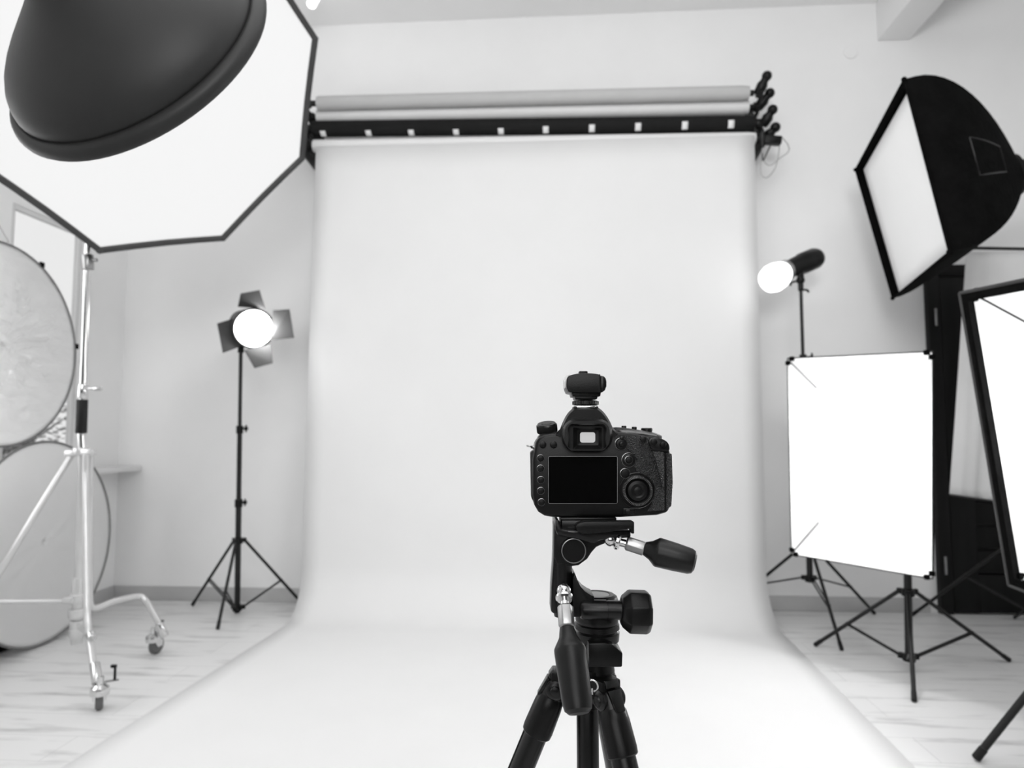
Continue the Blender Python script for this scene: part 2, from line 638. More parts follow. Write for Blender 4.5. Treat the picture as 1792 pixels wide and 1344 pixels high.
r1, r1a, r1b = roll('backdrop_roll', 'grey backdrop roll, topmost of the four on the holder', (556, 181), (1310, 163), .046, M_GREYROLL, 4.22)
r2, r2a, r2b = roll('backdrop_roll', 'off-white backdrop roll, second from the top of the holder', (556, 205), (1309, 188), .046, M_WHITEROLL, 4.29)
r3, r3a, r3b = roll('backdrop_roll', 'black backdrop roll with a row of white tape tabs', (548, 226), (1319, 217), .051, M_BLACKROLL, 4.24)
r4, r4a, r4b = roll('backdrop_roll', 'white backdrop roll at the bottom, carrying the paper sweep', (549, 256), (1321, 243), .041, M_PAPER, 4.244)
for k, px in enumerate([563, 643, 718, 797, 876, 955, 1036, 1117, 1199, 1280]):
    py = 237 - (px - 563) * (237 - 217) / (1280 - 563) - (.0 if k else 0)
    tm = MB()
    cx_ = onY(px, py, 4.19)
    ax = r3a.lerp(r3b, (cx_.x - r3a.x) / (r3b.x - r3a.x))
    q0 = math.asin(max(-.9, min(.9, (cx_.z - ax.z) / .053)))
    lp = []
    for q in range(7):
        an = q0 + (q / 6 - .5) * .95
        pz = ax + Vector((0, -math.cos(an), math.sin(an))) * .0522
        lp.append([pz + Vector((-.018, 0, 0)), pz + Vector((.018, 0, 0))])
    tm.loft(lp, closed=False)
    to = tm.build('tape_tab', M_TAPE, r3, 'white tape tab', thick=.002)

# wall brackets at the two ends
for side, sgn in (('left', -1), ('right', 1)):
    ends = [(r1a, r1b), (r2a, r2b), (r3a, r3b), (r4a, r4b)]
    e = [p[0] if sgn < 0 else p[1] for p in ends]
    bx = sum(p.x for p in e) / 4 + sgn * .045
    zz0, zz1 = e[3].z - .085, e[0].z + .03
    br = thing('wall_bracket', 'black four-arm backdrop bracket on the wall at the %s' % (
        'left end, by the octagonal softbox' if sgn < 0 else 'right end, with chain knobs'),
               'bracket', (bx, WY, zz0), 'backdrop wall brackets')
    m = MB()
    m.box((bx, WY - .012, (zz0 + zz1) / 2), (.05, .024, zz1 - zz0), bev=.003)
    m.ext([(bx - .012, WY - .02, zz0 - .02), (bx - .012, 4.16, zz0), (bx - .012, 4.16, zz0 + .10), (bx - .012, WY - .02, zz1)], (.02, 0, 0), bev=.003)
    m.build('back_plate', M_STANDMET, br)
    for i, p in enumerate(e):
        h = MB()
        h.tube([(bx, WY - .02, p.z - .03), (bx, p.y + .06, p.z - .045), (bx, p.y - .01, p.z - .042), (bx, p.y - .045, p.z - .01)], .012, 10, smooth=4)
        h.cyl((bx - .02, p.y, p.z), (bx + .02, p.y, p.z), .03, bev=.004)
        h.build('hook_arm', M_STANDMET, br)
        if sgn > 0:
            a = Vector((p.x + .05, p.y - .01, p.z - .02))
            kk = [(1342, 133), (1347, 163), (1352, 192), (1357, 223)][i]
            b = onY(kk[0], kk[1], p.y - .06)
            n = MB().rev(a, b, [(0, .022), (.15, .030), (.55, .033), (.72, .024), (.8, .024), (1, .026)], 20)
            n.ball(b, .031, 18)
            n.build('chain_knob', M_BLACKPL, br)
    if sgn > 0:
        p = onY(1352, 246, 4.15)
        MB().box(p, (.10, .05, .05), Matrix.Rotation(.12, 3, 'Y'), bev=.006).build('drive_box', M_BLACKPL, br)
        q = lambda x, y: onY(x, y, 4.15)
        MB().tube([q(1366, 238), q(1378, 252), q(1380, 265), q(1363, 278), q(1350, 289), q(1340, 286), q(1334, 270), q(1336, 258)], .003, 6, smooth=5).build('bead_chain', M_WIRE, br, 'pale pull chain')
        MB().tube([q(1364, 255), q(1362, 272), q(1356, 295), q(1342, 311), q(1332, 305), q(1331, 285), q(1334, 260)], .003, 6, smooth=5).build('bead_chain', M_WIRE, br, 'pale pull chain')
        MB().tube([q(1348, 255), q(1341, 270), q(1335, 281), q(1334, 268)], .004, 6, smooth=5).build('bead_chain', M_STANDMET, br, 'dark pull chain')


# ------------------------------------------------------------------ light stands
def light_stand(label, base, top, hub_t, low_t, feet, segs, m=M_STANDMET, group='black tripod light stands', inverted=False, knob=(1, 0, 0), rleg=.009):
    """base, top: ends of the centre column; hub_t, low_t: fractions of the two leg collars"""
    base, top = Vector(base), Vector(top)
    t = thing('light_stand', label, 'light stand', (base.x, base.y, 0), group)
    L = (top - base).length
    hub, low = base.lerp(top, hub_t), base.lerp(top, low_t)
    ax = (top - base).normalized()
    kd = Vector(knob).normalized()
    for i in range(len(segs)):
        t0, r = segs[i]
        t1 = segs[i + 1][0] if i + 1 < len(segs) else 1.0
        s_ = MB().cyl(base.lerp(top, t0), base.lerp(top, t1), r, seg=16)
        s_.build('column_section', m, t)
        if i:
            p = base.lerp(top, t0)
            cbl = MB().cyl(p - ax * .03, p + ax * .018, segs[i - 1][1] + .006, seg=16, bev=.002)
            cbl.cyl(p, p + kd * .045, .006, seg=10)
            cbl.cyl(p + kd * .042, p + kd * .055, .014, seg=6, bev=.002)
            cbl.box(p + kd * .048, (.008, .008, .045), bev=.002)
            cbl.build('collar_clamp', M_BLACKPL, t)
    for nm, p in (('hub_collar', hub), ('lower_collar', low)):
        h = MB().cyl(p - ax * .02, p + ax * .014, segs[0][1] + .011, seg=20, bev=.003)
        for f in feet:
            d = Vector((f[0] - p.x, f[1] - p.y, 0)).normalized()
            h.box(p + d * (segs[0][1] + .018), (.024, .024, .026), Matrix.Rotation(math.atan2(d.y, d.x), 3, 'Z'), bev=.003)
        h.build(nm, M_BLACKPL, t)
    for f in feet:
        f = Vector(f)
        d = Vector((f.x - hub.x, f.y - hub.y, 0)).normalized()
        a = hub + d * (segs[0][1] + .02)
        fe = Vector((f.x, f.y, rleg * .9))
        lg = MB().cyl(a, fe, rleg, seg=14).build('leg', m, t)
        dr = (fe - a).normalized()
        MB().rev(fe - dr * .04, fe + dr * .006, [(0, rleg * 1.15), (.9, rleg * 1.2), (1, rleg * .8)], 14).build('rubber_foot', M_RUBBER, lg)
        mid = a.lerp(fe, .60)
        lo = low + d * (segs[0][1] + .02)
        side = d.cross(Z) * .008
        b_ = MB()
        b_.box((0, 0, 0), (.0001, .0001, .0001)) if False else None
        for sg in (-1, 1):
            b_.cyl(lo + side * sg, mid + side * sg, .0045, seg=8)
        b_.ball(mid, .011, 10)
        b_.build('brace', m, t)
    return t


# left stand with the barn-door lamp
sA0, sA1 = P(415, 1072, 4.17), P(421.5, 612, 4.17)
light_stand('slim black light stand left of the paper sweep, under the barn-door lamp', sA0, sA1, .275, .02,
            [onZ(337, 1060), onZ(381, 1102), onZ(533, 1063)],
            [(0, .017), (.42, .0145), (.70, .011)], knob=(1, -.3, 0))
# far right stand with the bare bulb
sB0, sB1 = P(1417.5, 1017, 3.95), P(1401, 492, 3.95)
light_stand('black light stand at the back right, under the bare-bulb lamp, partly behind the square softbox', sB0, sB1, .115, .01,
            [onZ(1473, 1139), onZ(1530, 1075), onZ(1270, 1068)],
            [(0, .017), (.40, .014), (.745, .0095)], knob=(1, -.2, .1))
# middle right stand with the square open softbox
sC0, sC1 = P(1591, 1158, 3.22), P(1584, 745, 3.32)
light_stand('black light stand holding up the bright white square softbox', sC0, sC1, .29, .02,
            [onZ(1427, 1131), onZ(1600, 1229), onZ(1766, 1158)],
            [(0, .0175), (.5, .014)], rleg=.0095)
# stand of the upper right black softbox, beyond the frame edge
hE = P(1812, 912, 3.72)
ApexB = None

# ------------------------------------------------------------------ lamp with barn doors
dL = 4.10
lc = P(444, 575, dL)
bd = thing('barn_door_lamp', 'lit spot lamp with four open black barn doors on the left stand', 'studio lamp', P(421.5, 612, 4.17))
back = P(425, 566, dL + .22)
rL = 34 / F * dL
MB().rev(lc, back, [(0, rL * 1.0), (.02, rL * 1.06), (.35, rL * .95), (.45, rL * .8), (1, rL * .72), (1.02, rL * .5)], 32).build('lamp_housing', M_FLAP, bd)
fwd = (lc - back).normalized()
MB().rev(lc + fwd * .002, lc + fwd * .022, [(0, rL * .95), (.6, rL * .8), (1, 0)], 32).build('glowing_lens', M_LAMP, bd, 'glowing white lens')
MB().torus(lc + fwd * .004, fwd, rL * 1.02, .006).build('filter_ring', M_STANDMET, bd)
for pts in ([(464, 540), (416, 537), (421, 514), (454, 508)], [(472, 596), (478, 543), (506, 541), (514, 591)],
            [(427, 613), (474, 603), (477, 635), (445, 644)], [(412, 556), (420, 607), (390, 618), (380, 566)]):
    q = [P(x, y, dL + (-.01 if i < 2 else -.075)) for i, (x, y) in enumerate(pts)]
    nrm = (q[1] - q[0]).cross(q[2] - q[0]).normalized() * .003
    MB().ext(q, nrm).build('barn_door_flap', M_FLAP, bd)
yk = P(421.5, 612, 4.17)
MB().cyl(yk, yk + Z * .05, .012).tube([yk + Z * .04, P(424, 590, 4.19), P(425, 575, 4.2)], .01, smooth=3).cyl(yk - Z * .02, yk + Z * .02, .018, bev=.003).build('mounting_yoke', M_BLACKPL, bd)
point_light('barn_door_lamp_light', lc + fwd * .05, 2.6, .05)

# ------------------------------------------------------------------ bare bulb strobe
dB = 3.95
st0 = P(1401, 494, dB)
sb = thing('bare_bulb_lamp', 'black cylindrical studio lamp with a glowing bare bulb at the back right', 'studio lamp', st0)
ba, bb = P(1374, 474, dB - .02), P(1433, 449, dB + .10)
rB = 19 / F * dB
MB().rev(ba, bb, [(0, rB * .72), (.02, rB * .8), (.45, rB * .92), (.5, rB * 1.0), (.86, rB * 1.0), (.95, rB * .85), (1, rB * .6)], 28).build('lamp_body', M_BLACKPL, sb)
bc = P(1356, 489, dB - .06)
bdir = (ba - bb).normalized()
MB().rev(ba, bc + bdir * .085, [(0, .05), (.12, .064), (.35, .078), (.6, .081), (.8, .070), (.93, .042), (1, 0)], 28).build('glass_dome', M_BULB, sb, 'glowing white glass bulb dome')
MB().rev(ba - bdir * .012, ba + bdir * .012, [(0, .062), (1, .062)], 28).build('bayonet_ring', M_BRUSHED, sb)
k = MB().cyl(st0 - Z * .05, st0 + Z * .005, .015, bev=.003).ball(st0 + Z * .012, .024)
k.box(st0 + Z * .03, (.03, .04, .05), bev=.005).tube([st0 + Z * .01, st0 + RT * -.05 + Z * .0, st0 + RT * -.06 + Z * -.02], .006, smooth=3)
k.tube([st0 - Z * .045, st0 - Z * .045 + RT * .035, st0 - Z * .06 + RT * .045], .006, smooth=3).build('tilt_bracket', M_BLACKPL, sb)
point_light('bare_bulb_light', bc + Vector((-.06, -.10, 0)), .3, .06)


# ------------------------------------------------------------------ softboxes
def softbox_frame(c4):
    c4 = [Vector(p) for p in c4]
    cen = sum(c4, Vector()) / 4
    n = (c4[1] - c4[0]).cross(c4[3] - c4[0]).normalized()
    if n.dot(CAM - cen) < 0:
        n = -n
    return c4, cen, n


def pt4(c4, u, v):
    return c4[0].lerp(c4[1], u).lerp(c4[3].lerp(c4[2], u), v)


def perim(c4, n):
    out = []
    for i in range(4):
        a, b = c4[i], c4[(i + 1) % 4]
        out += [a.lerp(b, k / n) for k in range(n)]
    return out


def shell(c4, cen, n, depth, ringr, off=0.0, curve=.55, steps=9, sub=8):
    """fabric shell from the rectangular mouth back to a round speed ring"""
    loops = []
    apex = cen - n * depth
    u = (c4[1] - c4[0]).normalized()
    v = n.cross(u)
    base = perim(c4, sub)
    for s_ in range(steps + 1):
        t = s_ / steps
        ft = 1 - (1 - t) ** 1.0
        shrink = 1 - t ** (1 + curve * 1.6)
        lp = []
        for p in base:
            d = p - cen
            rr = Vector((d.dot(u), d.dot(v), 0))
            rad_ = rr.length
            a = rr.normalized()
            want = rad_ * shrink + ringr * (1 - shrink)
            q = cen - n * (depth * ft) + (u * a.x + v * a.y) * (want - off)
            lp.append(q)
        loops.append(lp)
    return loops, apex


def open_softbox(label, c4, depth, lip, power, stand_top, group, bulb_pos=.55):
    c4, cen, n = softbox_frame(c4)
    t = thing('softbox', label, 'softbox', stand_top, group)
    loops, apex = shell(c4, cen, n, depth, .07)
    MB().loft(loops).build('fabric_shell', M_BLACKFAB, t, 'black outer fabric', thick=.002)
    inner = [[p + (cen - n * (n.dot(cen - p)) - p) * .0 + ((cen - n * n.dot(cen - p)) - p).normalized() * .004 for p in lp] for lp in loops]
    back = [apex + n * .004 for _ in range(len(loops[0]))]
    MB().loft(inner + [back]).build('silver_lining', M_SILVER, t, 'white silver inner lining')
    if lip:
        base = perim(c4, 8)
        lp2 = [p + n * lip for p in base]
        lm = MB().loft([base, lp2])
        fl = [p + n * lip for p in c4]
        fi = [p + sum(((q - p).normalized() for q in (fl[(k_ + 1) % 4], fl[(k_ - 1) % 4])), Vector()) * .030 for k_, p in enumerate(fl)]
        lm.loft([fl, fi])
        lm.build('front_lip', M_BLACKFAB, t, thick=.004)
    edge = c4 if not lip else [p + n * lip for p in c4]
    e = MB()
    for i in range(4):
        e.cyl(edge[i], edge[(i + 1) % 4], .0028 if not lip else .006, seg=8)
    e.build('edge_piping', M_DARKRIM, t)
    for i in range(4):
        a = c4[i] + (cen - c4[i]).normalized() * .012
        # each rod runs straight from its corner pocket to the speed ring, its rear part whitened as if lost in glare
        bare = (c4[i] - cen).dot(RT) < 0          # left rods stay dark near the corner, right ones whitened as glare
        r0 = c4[i] + (cen - c4[i]).normalized() * .016
        ra_ = apex + n * .01
        rd = MB().cyl(r0, r0.lerp(ra_, .30), .0034, seg=8).build('corner_rod', M_DARKRIM if bare else M_SILVER, t)
        MB().cyl(r0.lerp(ra_, .30), r0.lerp(ra_, .96), .0042, seg=8).build('whitened_rod', M_SILVER, rd, 'rod end whitened as if lost in glare')
        cpk = MB()
        for w_ in (c4[(i + 1) % 4], c4[(i - 1) % 4]):
            d = (w_ - c4[i]).normalized()
            cpk.box(c4[i] + d * .02 + (cen - c4[i]).normalized() * .004, (.022, .022, .022), bev=.005)
        cpk.build('corner_pocket', M_BLACKFAB, t)
    bp = cen - n * depth * bulb_pos
    MB().rev(apex, bp, [(0, .022), (.3, .03), (.7, .04), (.95, .03), (1, 0)], 18).build('bulb', M_LAMP, t, 'glowing white bulb')
    MB().rev(apex + n * .02, apex - n * .16, [(.13, .06), (.2, .07), (.25, .055), (.9, .055), (1, .04)], 24).build('lamp_head', M_BLACKPL, t)
    j = apex - n * .06
    MB().tube([j, j.lerp(Vector(stand_top), .5) - n * .01, Vector(stand_top)], .014, 10).cyl(Vector(stand_top) - Z * .03, Vector(stand_top) + Z * .04, .02, bev=.003).build('tilt_bracket', M_BLACKPL, t)
    point_light('softbox_light', bp + n * .06, power, .05)
    return t


mid = [P(1378, 627, 3.35), P(1632, 615, 2.877), P(1632, 1013, 2.972), P(1385, 970, 3.445)]
open_softbox('bright white square open softbox in front of the dark door', mid, .30, 0, 8, sC1, 'softboxes on stands')

# near right softbox, cut by the frame edge
nc = Vector((1.3975, 1.9475, 1.0612))
nn = Vector((-.9833, -.0763, -.1654)).normalized()
na = P(1680, 513, 2.2)
near = [P(1680, 513, 2.197), P(2059.7, 435, 1.497), P(2186.6, 1185.8, 1.487), P(1766, 1024, 2.187)]
c4n, cn, nrm_n = softbox_frame(near)
# the given points are the front edge of the lip, the mouth lies behind it
LIP = .04
mouth = [p - nrm_n * LIP for p in c4n]
hD = P(1960, 1010, 2.45)
apn = sum(mouth, Vector()) / 4 - nrm_n * .42
topD = Vector((2.05, 2.35, 1.14))
open_softbox('bright white softbox with a wide black lip at the right frame edge', mouth, .36, LIP, 9, topD, 'softboxes on stands')
fD = onZ(1709, 1332)
baseD = Vector((topD.x, topD.y, .05))
rD = (Vector((fD.x, fD.y, 0)) - Vector((baseD.x, baseD.y, 0)))
rot = lambda v, a: Vector((v.x * math.cos(a) - v.y * math.sin(a), v.x * math.sin(a) + v.y * math.cos(a), 0))
light_stand('thick black light stand leg at the lower right corner of the picture', baseD, topD, .78, .06,
            [Vector((baseD.x, baseD.y, 0)) + rot(rD, a) for a in (0, 2 * PI / 3, -2 * PI / 3)],
            [(0, .018), (.9, .015)], rleg=.0125)

# upper right black softbox with a dull white diffuser
BS = 1.15
blk = [P(1582, 139, 2.61 * BS), P(1497, 297, 3.50 * BS), P(1562, 522, 3.42 * BS), P(1661, 441, 2.52 * BS)]
c4b, cb, nb = softbox_frame(blk)
LB = .035
mouthb = [p - nb * LB for p in c4b]
cbm = sum(mouthb, Vector()) / 4
DB = .49
loops, apB = shell(mouthb, cbm, nb, DB, .09, curve=.5, steps=12)
topE = Vector((2.6, 3.72, 2.28))
sbx = thing('softbox', 'black fabric softbox with a dull white front, high at the upper right', 'softbox', topE, 'softboxes on stands')
MB().loft([perim(c4b, 8)] + loops).build('fabric_shell', M_BLACKFAB, sbx, thick=.002)
ins = [p + (cbm - p).normalized() * .03 for p in mouthb]
MB().loft([[pt4(ins, a / 10, b / 10) - nb * (.012 * math.sin(PI * a / 10) * math.sin(PI * b / 10)) for a in range(11)] for b in range(11)], closed=False).build('front_diffuser', M_SOFTDIFF, sbx, 'dull white front diffuser', thick=.002)
lm = MB()
lm.loft([mouthb + [], [p + (cbm - p).normalized() * .036 for p in mouthb]])
lm.build('hem', M_BLACKFAB, sbx, thick=.003)
e = MB()
for i in range(4):
    e.cyl(c4b[i], c4b[(i + 1) % 4], .005, seg=8)
    e.ball(c4b[i], .012, 10)
e.build('edge_piping', M_BLACKFAB, sbx)
# sewn pocket on the visible side
pa = [loops[k_][3 * 8 + 3] for k_ in range(4, 9)] + [loops[8][3 * 8 + q] for q in (4, 5)] + [loops[k_][3 * 8 + 5] for k_ in range(7, 3, -1)] + [loops[4][3 * 8 + 4]]
pa = [p + (p - cbm).normalized() * .0 for p in pa]
MB().tube(pa, .004, 6, closed=True).build('sewn_flap_seam', M_STANDMET, sbx)
MB().rev(apB + nb * .02, apB - nb * .26, [(0, .10), (.12, .10), (.16, .065), (.9, .065), (1, .045)], 24).build('lamp_head', M_BLACKPL, sbx)
MB().tube([apB - nb * .15, topE + Z * .05, topE], .016, 10).build('tilt_bracket', M_BLACKPL, sbx)
fE = onZ(1597, 1078)
baseE = Vector((topE.x, topE.y, .05))
rE = Vector((fE.x - baseE.x, fE.y - baseE.y, 0))
hubz = hE.z
light_stand('tall black light stand of the upper right softbox, its far leg crossing the dark door', baseE, topE, .30, .02,
            [Vector((fE.x, fE.y, 0)), Vector((baseE.x, baseE.y, 0)) + rot(rE, 2 * PI / 3), Vector((baseE.x, baseE.y, 0)) + rot(rE, -2 * PI / 3)],
            [(0, .018), (.5, .015)], rleg=.009)

# ------------------------------------------------------------------ large octagonal softbox
OC = Vector((-1.6082, 2.623, 2.5072))
OM = Matrix(((0.6003195, 0.3067819, 0.7385806), (0.7415527, -0.5593885, -0.3703838), (0.2995264, 0.7700451, -0.5633068)))
ou, ov, on = OM.col[0], OM.col[1], OM.col[2]
OR = .75
angs = [math.radians(22.5 - 45 * k) for k in range(8)]
octv = [OC + (ou * math.cos(a) + ov * math.sin(a)) * OR for a in angs]
mount = Vector((-2.045, 2.835, 2.80))
oct_ = thing('octagonal_softbox', 'huge glowing white octagonal softbox with dark rim at the upper left', 'softbox', mount)
pr = []
for i in range(8):
    a, b = octv[i], octv[(i + 1) % 8]
    pr += [a.lerp(b, k / 4) + (OC - a.lerp(b, k / 4)).normalized() * (.006 * math.sin(PI * k / 4)) for k in range(4)]
lp = []
for t in (0.980, .75, .5, .25):
    lp.append([OC + (p - OC) * t - on * .006 for p in pr])
dm = MB().loft(lp)
dm.ext(lp[-1], on * .0008)
dm.build('front_diffuser', M_DIFF, oct_, 'glowing white front diffuser')
rim = MB()
lo = []
for off, sc in ((.0, .962), (.008, .970), (.008, 1.0), (-.03, 1.004), (-.03, .985), (-.006, .964)):
    lo.append([OC + (p - OC) * sc + on * off for p in pr])
rim.loft(lo + [lo[0]])
for v_ in octv:
    rim.ball(v_ - (v_ - OC).normalized() * .012, .0145, 10)
rim.build('rim_band', M_DARKRIM, oct_)
sh = []
for s_ in range(9):
    t = s_ / 8
    sc = 1 - t ** 1.6 * .86
    sh.append([OC + (p - OC) * sc - on * (.03 + .45 * t) for p in pr])
MB().loft(sh).build('fabric_shell', M_BLACKFAB, oct_, thick=.002)
oa = OC - on * .46
MB().rev(oa, oa - on * .25, [(0, .11), (.1, .11), (.14, .065), (.9, .065), (1, .04)], 24).build('lamp_head', M_BLACKPL, oct_)
MB().tube([oa - on * .1, mount + Z * .05, mount], .018, 10).cyl(mount - Z * .06, mount + Z * .03, .024, bev=.003).build('tilt_bracket', M_BLACKPL, oct_)

# ------------------------------------------------------------------ silver roller stand
col0, col1 = P(133.5, 1127, 3.10), P(153, 447, 3.06)
rs = thing('roller_stand', 'silver wheeled studio stand at the left, under the octagonal softbox', 'roller stand', (col0.x, col0.y, 0))
ptop = mount - Z * .06
MB().cyl(col0, P(137, 1010, 3.10), .0235, seg=20, bev=.003).cyl(P(137, 1060, 3.1), P(143.5, 786, 3.09), .0175, seg=18).build('column_section', M_SILVERST, rs)
MB().cyl(P(143.5, 786, 3.09), P(142, 758, 3.09), .0165, seg=18).cyl(P(142, 764, 3.09), P(146, 640, 3.08), .016, seg=18).cyl(P(146, 640, 3.08), col1, .0145, seg=18).tube([col1, col1.lerp(ptop, .5), ptop], .014, 14).build('upper_column', M_CHROME, rs)
MB().cyl(P(142, 758, 3.086), P(144, 699, 3.083), .0235, seg=22, bev=.002).build('grip_sleeve', M_RUBBER, rs, 'black foam grip sleeve')
c_ = P(154, 455, 3.05)
MB().cyl(P(154.5, 472, 3.05), P(153, 446, 3.05), .024, seg=18, bev=.003).cyl(c_, c_ + RT * .04, .008).build('collar_clamp', M_BRUSHED, rs)
tk = P(144.5, 680, 3.08)
MB().cyl(P(143.7, 697, 3.08), P(145, 672, 3.08), .022, seg=18, bev=.003).cyl(tk, tk + RT * .055, .006).cyl(tk + RT * .05, tk + RT * .085, .009, bev=.002).build('collar_clamp', M_CHROME, rs)
hubc = P(141, 789, 3.09)
hb = MB().cyl(P(140.8, 796, 3.09), P(141.2, 783, 3.09), .032, seg=20, bev=.003)
hb.box(P(155, 791, 3.06), (.05, .04, .028), bev=.005).box(P(126, 793, 3.10), (.05, .04, .028), bev=.005)
hb.build('hub_collar', M_SILVERST, rs)
lc_ = MB()
for yy, rr in ((1046, .036), (1072, .040), (1092, .034), (1106, .038)):
    lc_.cyl(P(134, yy + 9, 3.09), P(134.5, yy - 7, 3.09), rr * .85, seg=18, bev=.004)
lc_.box(P(121, 1050, 3.07), (.05, .04, .028), bev=.006).tube([P(140, 1098, 3.06), P(152, 1108, 2.98)], .010)
lc_.build('lower_collar', M_SILVERST, rs)


def caster(leg, top, foot, yawc, trail=.022):
    """fork and wheel hang from the leg; foot is the ground point"""
    R = .043
    ax = Vector((math.cos(yawc), math.sin(yawc), 0))
    tr = Vector((-math.sin(yawc), math.cos(yawc), 0)) * trail
    wc = Vector((foot.x, foot.y, R + .001)) + tr * 0
    stem = Vector((foot.x, foot.y, 0)) - tr
    ztop = .13
    wl = MB()
    wl.rev(wc - ax * .014, wc + ax * .014, [(0, .012), (0, R * .84), (.2, R), (.8, R), (1, R * .84), (1, .012)], 28, caps=False)
    wl.rev(wc - ax * .013, wc + ax * .013, [(0, .014), (1, .014)], 16)
    wl.build('wheel', M_GREYRUB, leg)
    f = MB()
    for sg in (-1, 1):
        o_ = ax * (.020 * sg)
        f.ext([wc + o_ + Vector((0, 0, -.006)) + tr * .8, wc + o_ + tr * .9 + Z * .02, stem + o_ + tr * .9 + Z * .082, stem + o_ - tr * 1.0 + Z * .082, wc + o_ - tr * .6 + Vector((0, 0, -.006))], ax * .003 * sg)
    f.rev(stem + Z * .066, stem + Z * .106, [(0, .034), (.35, .036), (.7, .033), (1, .02)], 24)
    f.cyl(stem + Z * .09, stem + Z * .135, .013)
    f.build('fork', M_CHROME, leg)
    b_ = MB().box(stem + Z * .112 + ax * .04, (.05, .018, .005), Matrix.Rotation(yawc, 3, 'Z'), bev=.002)
    b_.build('brake_lever', M_BRUSHED, leg)
    q = MB().cyl(stem + Z * .115 + ax * .05, stem + Z * .165 + ax * .05, .005).box(stem + Z * .168 + ax * .045, (.022, .012, .012), bev=.002)
    q.build('brake_pin', M_BLACKPL, leg)
    return stem


gf1, gf2 = onZ(173, 1242), onZ(266, 1144)
gf3 = onZ(-120, 1196)
l1 = MB().tube([P(151, 795, 3.05), P(150, 850, 3.04), P(152, 1040, 2.93), P(154, 1095, 2.88), P(158, 1125, 2.85), Vector((gf1.x + .0, gf1.y - .018, .115)) + RT * -.006], .0145, 14, smooth=5).build('leg', M_SILVERST, rs)
caster(l1, None, gf1, yaw + .55)
MB().cyl(P(161, 1118, 2.83), P(158, 1108, 2.85), .018, bev=.003).build('leg_sleeve', M_CHROME, l1)
MB().cyl(Vector((gf1.x, gf1.y - .018, .11)), P(166, 1162, 2.78), .019, bev=.003).build('leg_sleeve', M_CHROME, l1)
l2 = MB().tube([P(158, 795, 3.08), P(157, 900, 3.10), P(157, 1020, 3.13), P(162, 1063, 3.15), P(200, 1052, 3.25), P(240, 1044, 3.37), P(254, 1050, 3.38), P(272, 1080, 3.39), P(284, 1103, 3.40), P(287, 1112, 3.40)], .0145, 14, smooth=5).build('leg', M_SILVERST, rs)
caster(l2, None, gf2 + RT * .02, yaw - .25)
MB().cyl(P(288, 1114, 3.40), P(278, 1090, 3.395), .02, bev=.003).build('leg_sleeve', M_CHROME, l2)
l3 = MB().tube([P(125, 797, 3.10), P(60, 902, 2.98), P(0, 1001, 2.90), P(-90, 1140, 2.80), Vector((gf3.x, gf3.y, .11))], .0135, 14).build('leg', M_SILVERST, rs)
caster(l3, None, gf3, yaw + .9)
MB().cyl(P(122, 1052, 3.09), P(-20, 1053, 2.92), .010, seg=12).build('brace', M_SILVERST, rs)


# ------------------------------------------------------------------ round reflectors by the window
def reflector(label, cen, R, m, nrm, tabs, wr, seed, bandr=.006):
    nrm = nrm.normalized()
    t = thing('round_reflector', label, 'reflector', cen - Z * R, 'round reflectors by the window')
    u = Z.cross(nrm).normalized()
    v = nrm.cross(u)
    lp = []
    for r_ in [.001, .06, .12, .18, .24, .3, .36, .42, .48, .54, .6, .66, .72, .78, .84, .9, .95, 1.0]:
        row = []
        for k in range(120):
            a = 2 * PI * k / 120
            p = cen + (u * math.cos(a) + v * math.sin(a)) * R * r_
            cx_, cy_ = math.cos(a) * r_, math.sin(a) * r_
            d = noise.noise(Vector((cx_ * 4.5 + cy_ * 2 + seed, cy_ * 15 - cx_ * 5, seed))) * wr
            d += noise.noise(Vector((cx_ * 9 - cy_ * 3 + seed, cy_ * 31 - cx_ * 9, seed * 2))) * wr * .35
            d += noise.noise(Vector((math.cos(a) * 9 + seed, math.sin(a) * 9, 1.5))) * wr * .5 * r_ ** 2
            d *= 1 - r_ ** 6
            row.append(p + nrm * d)
        lp.append(row)
    bm_ = MB().loft(lp)
    pass
    bm_.build('reflector_fabric', m, t, thick=.001)
    MB().torus(cen, nrm, R, bandr, 72, 8).build('rim_band', M_BAND if bandr < .007 else M_BLACKFAB, t)
    for a in tabs:
        a = math.radians(a)
        d = u * math.cos(a) + v * math.sin(a)
        MB().box(cen + d * (R + .012), (.012, .03, .03), bev=.004).build('rim_tab', M_BLACKFAB, t)
    return t


XR = -2.70
lowc = Vector((XR, 3.476, .536))
reflector('large matte pale reflector disc standing on the floor behind the wheeled stand', lowc, .525, M_TRANS, Vector((1, 0, .03)), (), .006, 3.1, bandr=.0065)
upc = Vector((-2.70, 3.136, 1.54))
upr = reflector('large shiny wrinkled white reflector disc in front of the window', upc, .50, M_REFL, Vector((1, 0, .03)), (6, 62), .026, 8.7, bandr=.0055)
MB().tube([upc + Z * .505, (-2.80, upc.y, 2.2), (-2.96, upc.y, 2.42)], .003, 6).build('hanging_cord', M_WIRE, upr)
disk = thing('dark_disk', 'black round bag on the floor behind the matte reflector', 'disk', (-2.84, 3.3, 0))
MB().rev((-2.87, 3.38, .34), (-2.79, 3.38, .34), [(0, .30), (.1, .33), (.5, .34), (.9, .33), (1, .30)], 40).build('disk_body', M_BLACKFAB, disk)  # black round body filling the dark area behind the matte reflector
MB().tube([(-2.80, 3.25, .60), (-2.79, 3.3, .68), (-2.79, 3.42, .69), (-2.80, 3.5, .61)], .008, 8, smooth=4).build('disk_loop', M_BLACKFAB, disk)

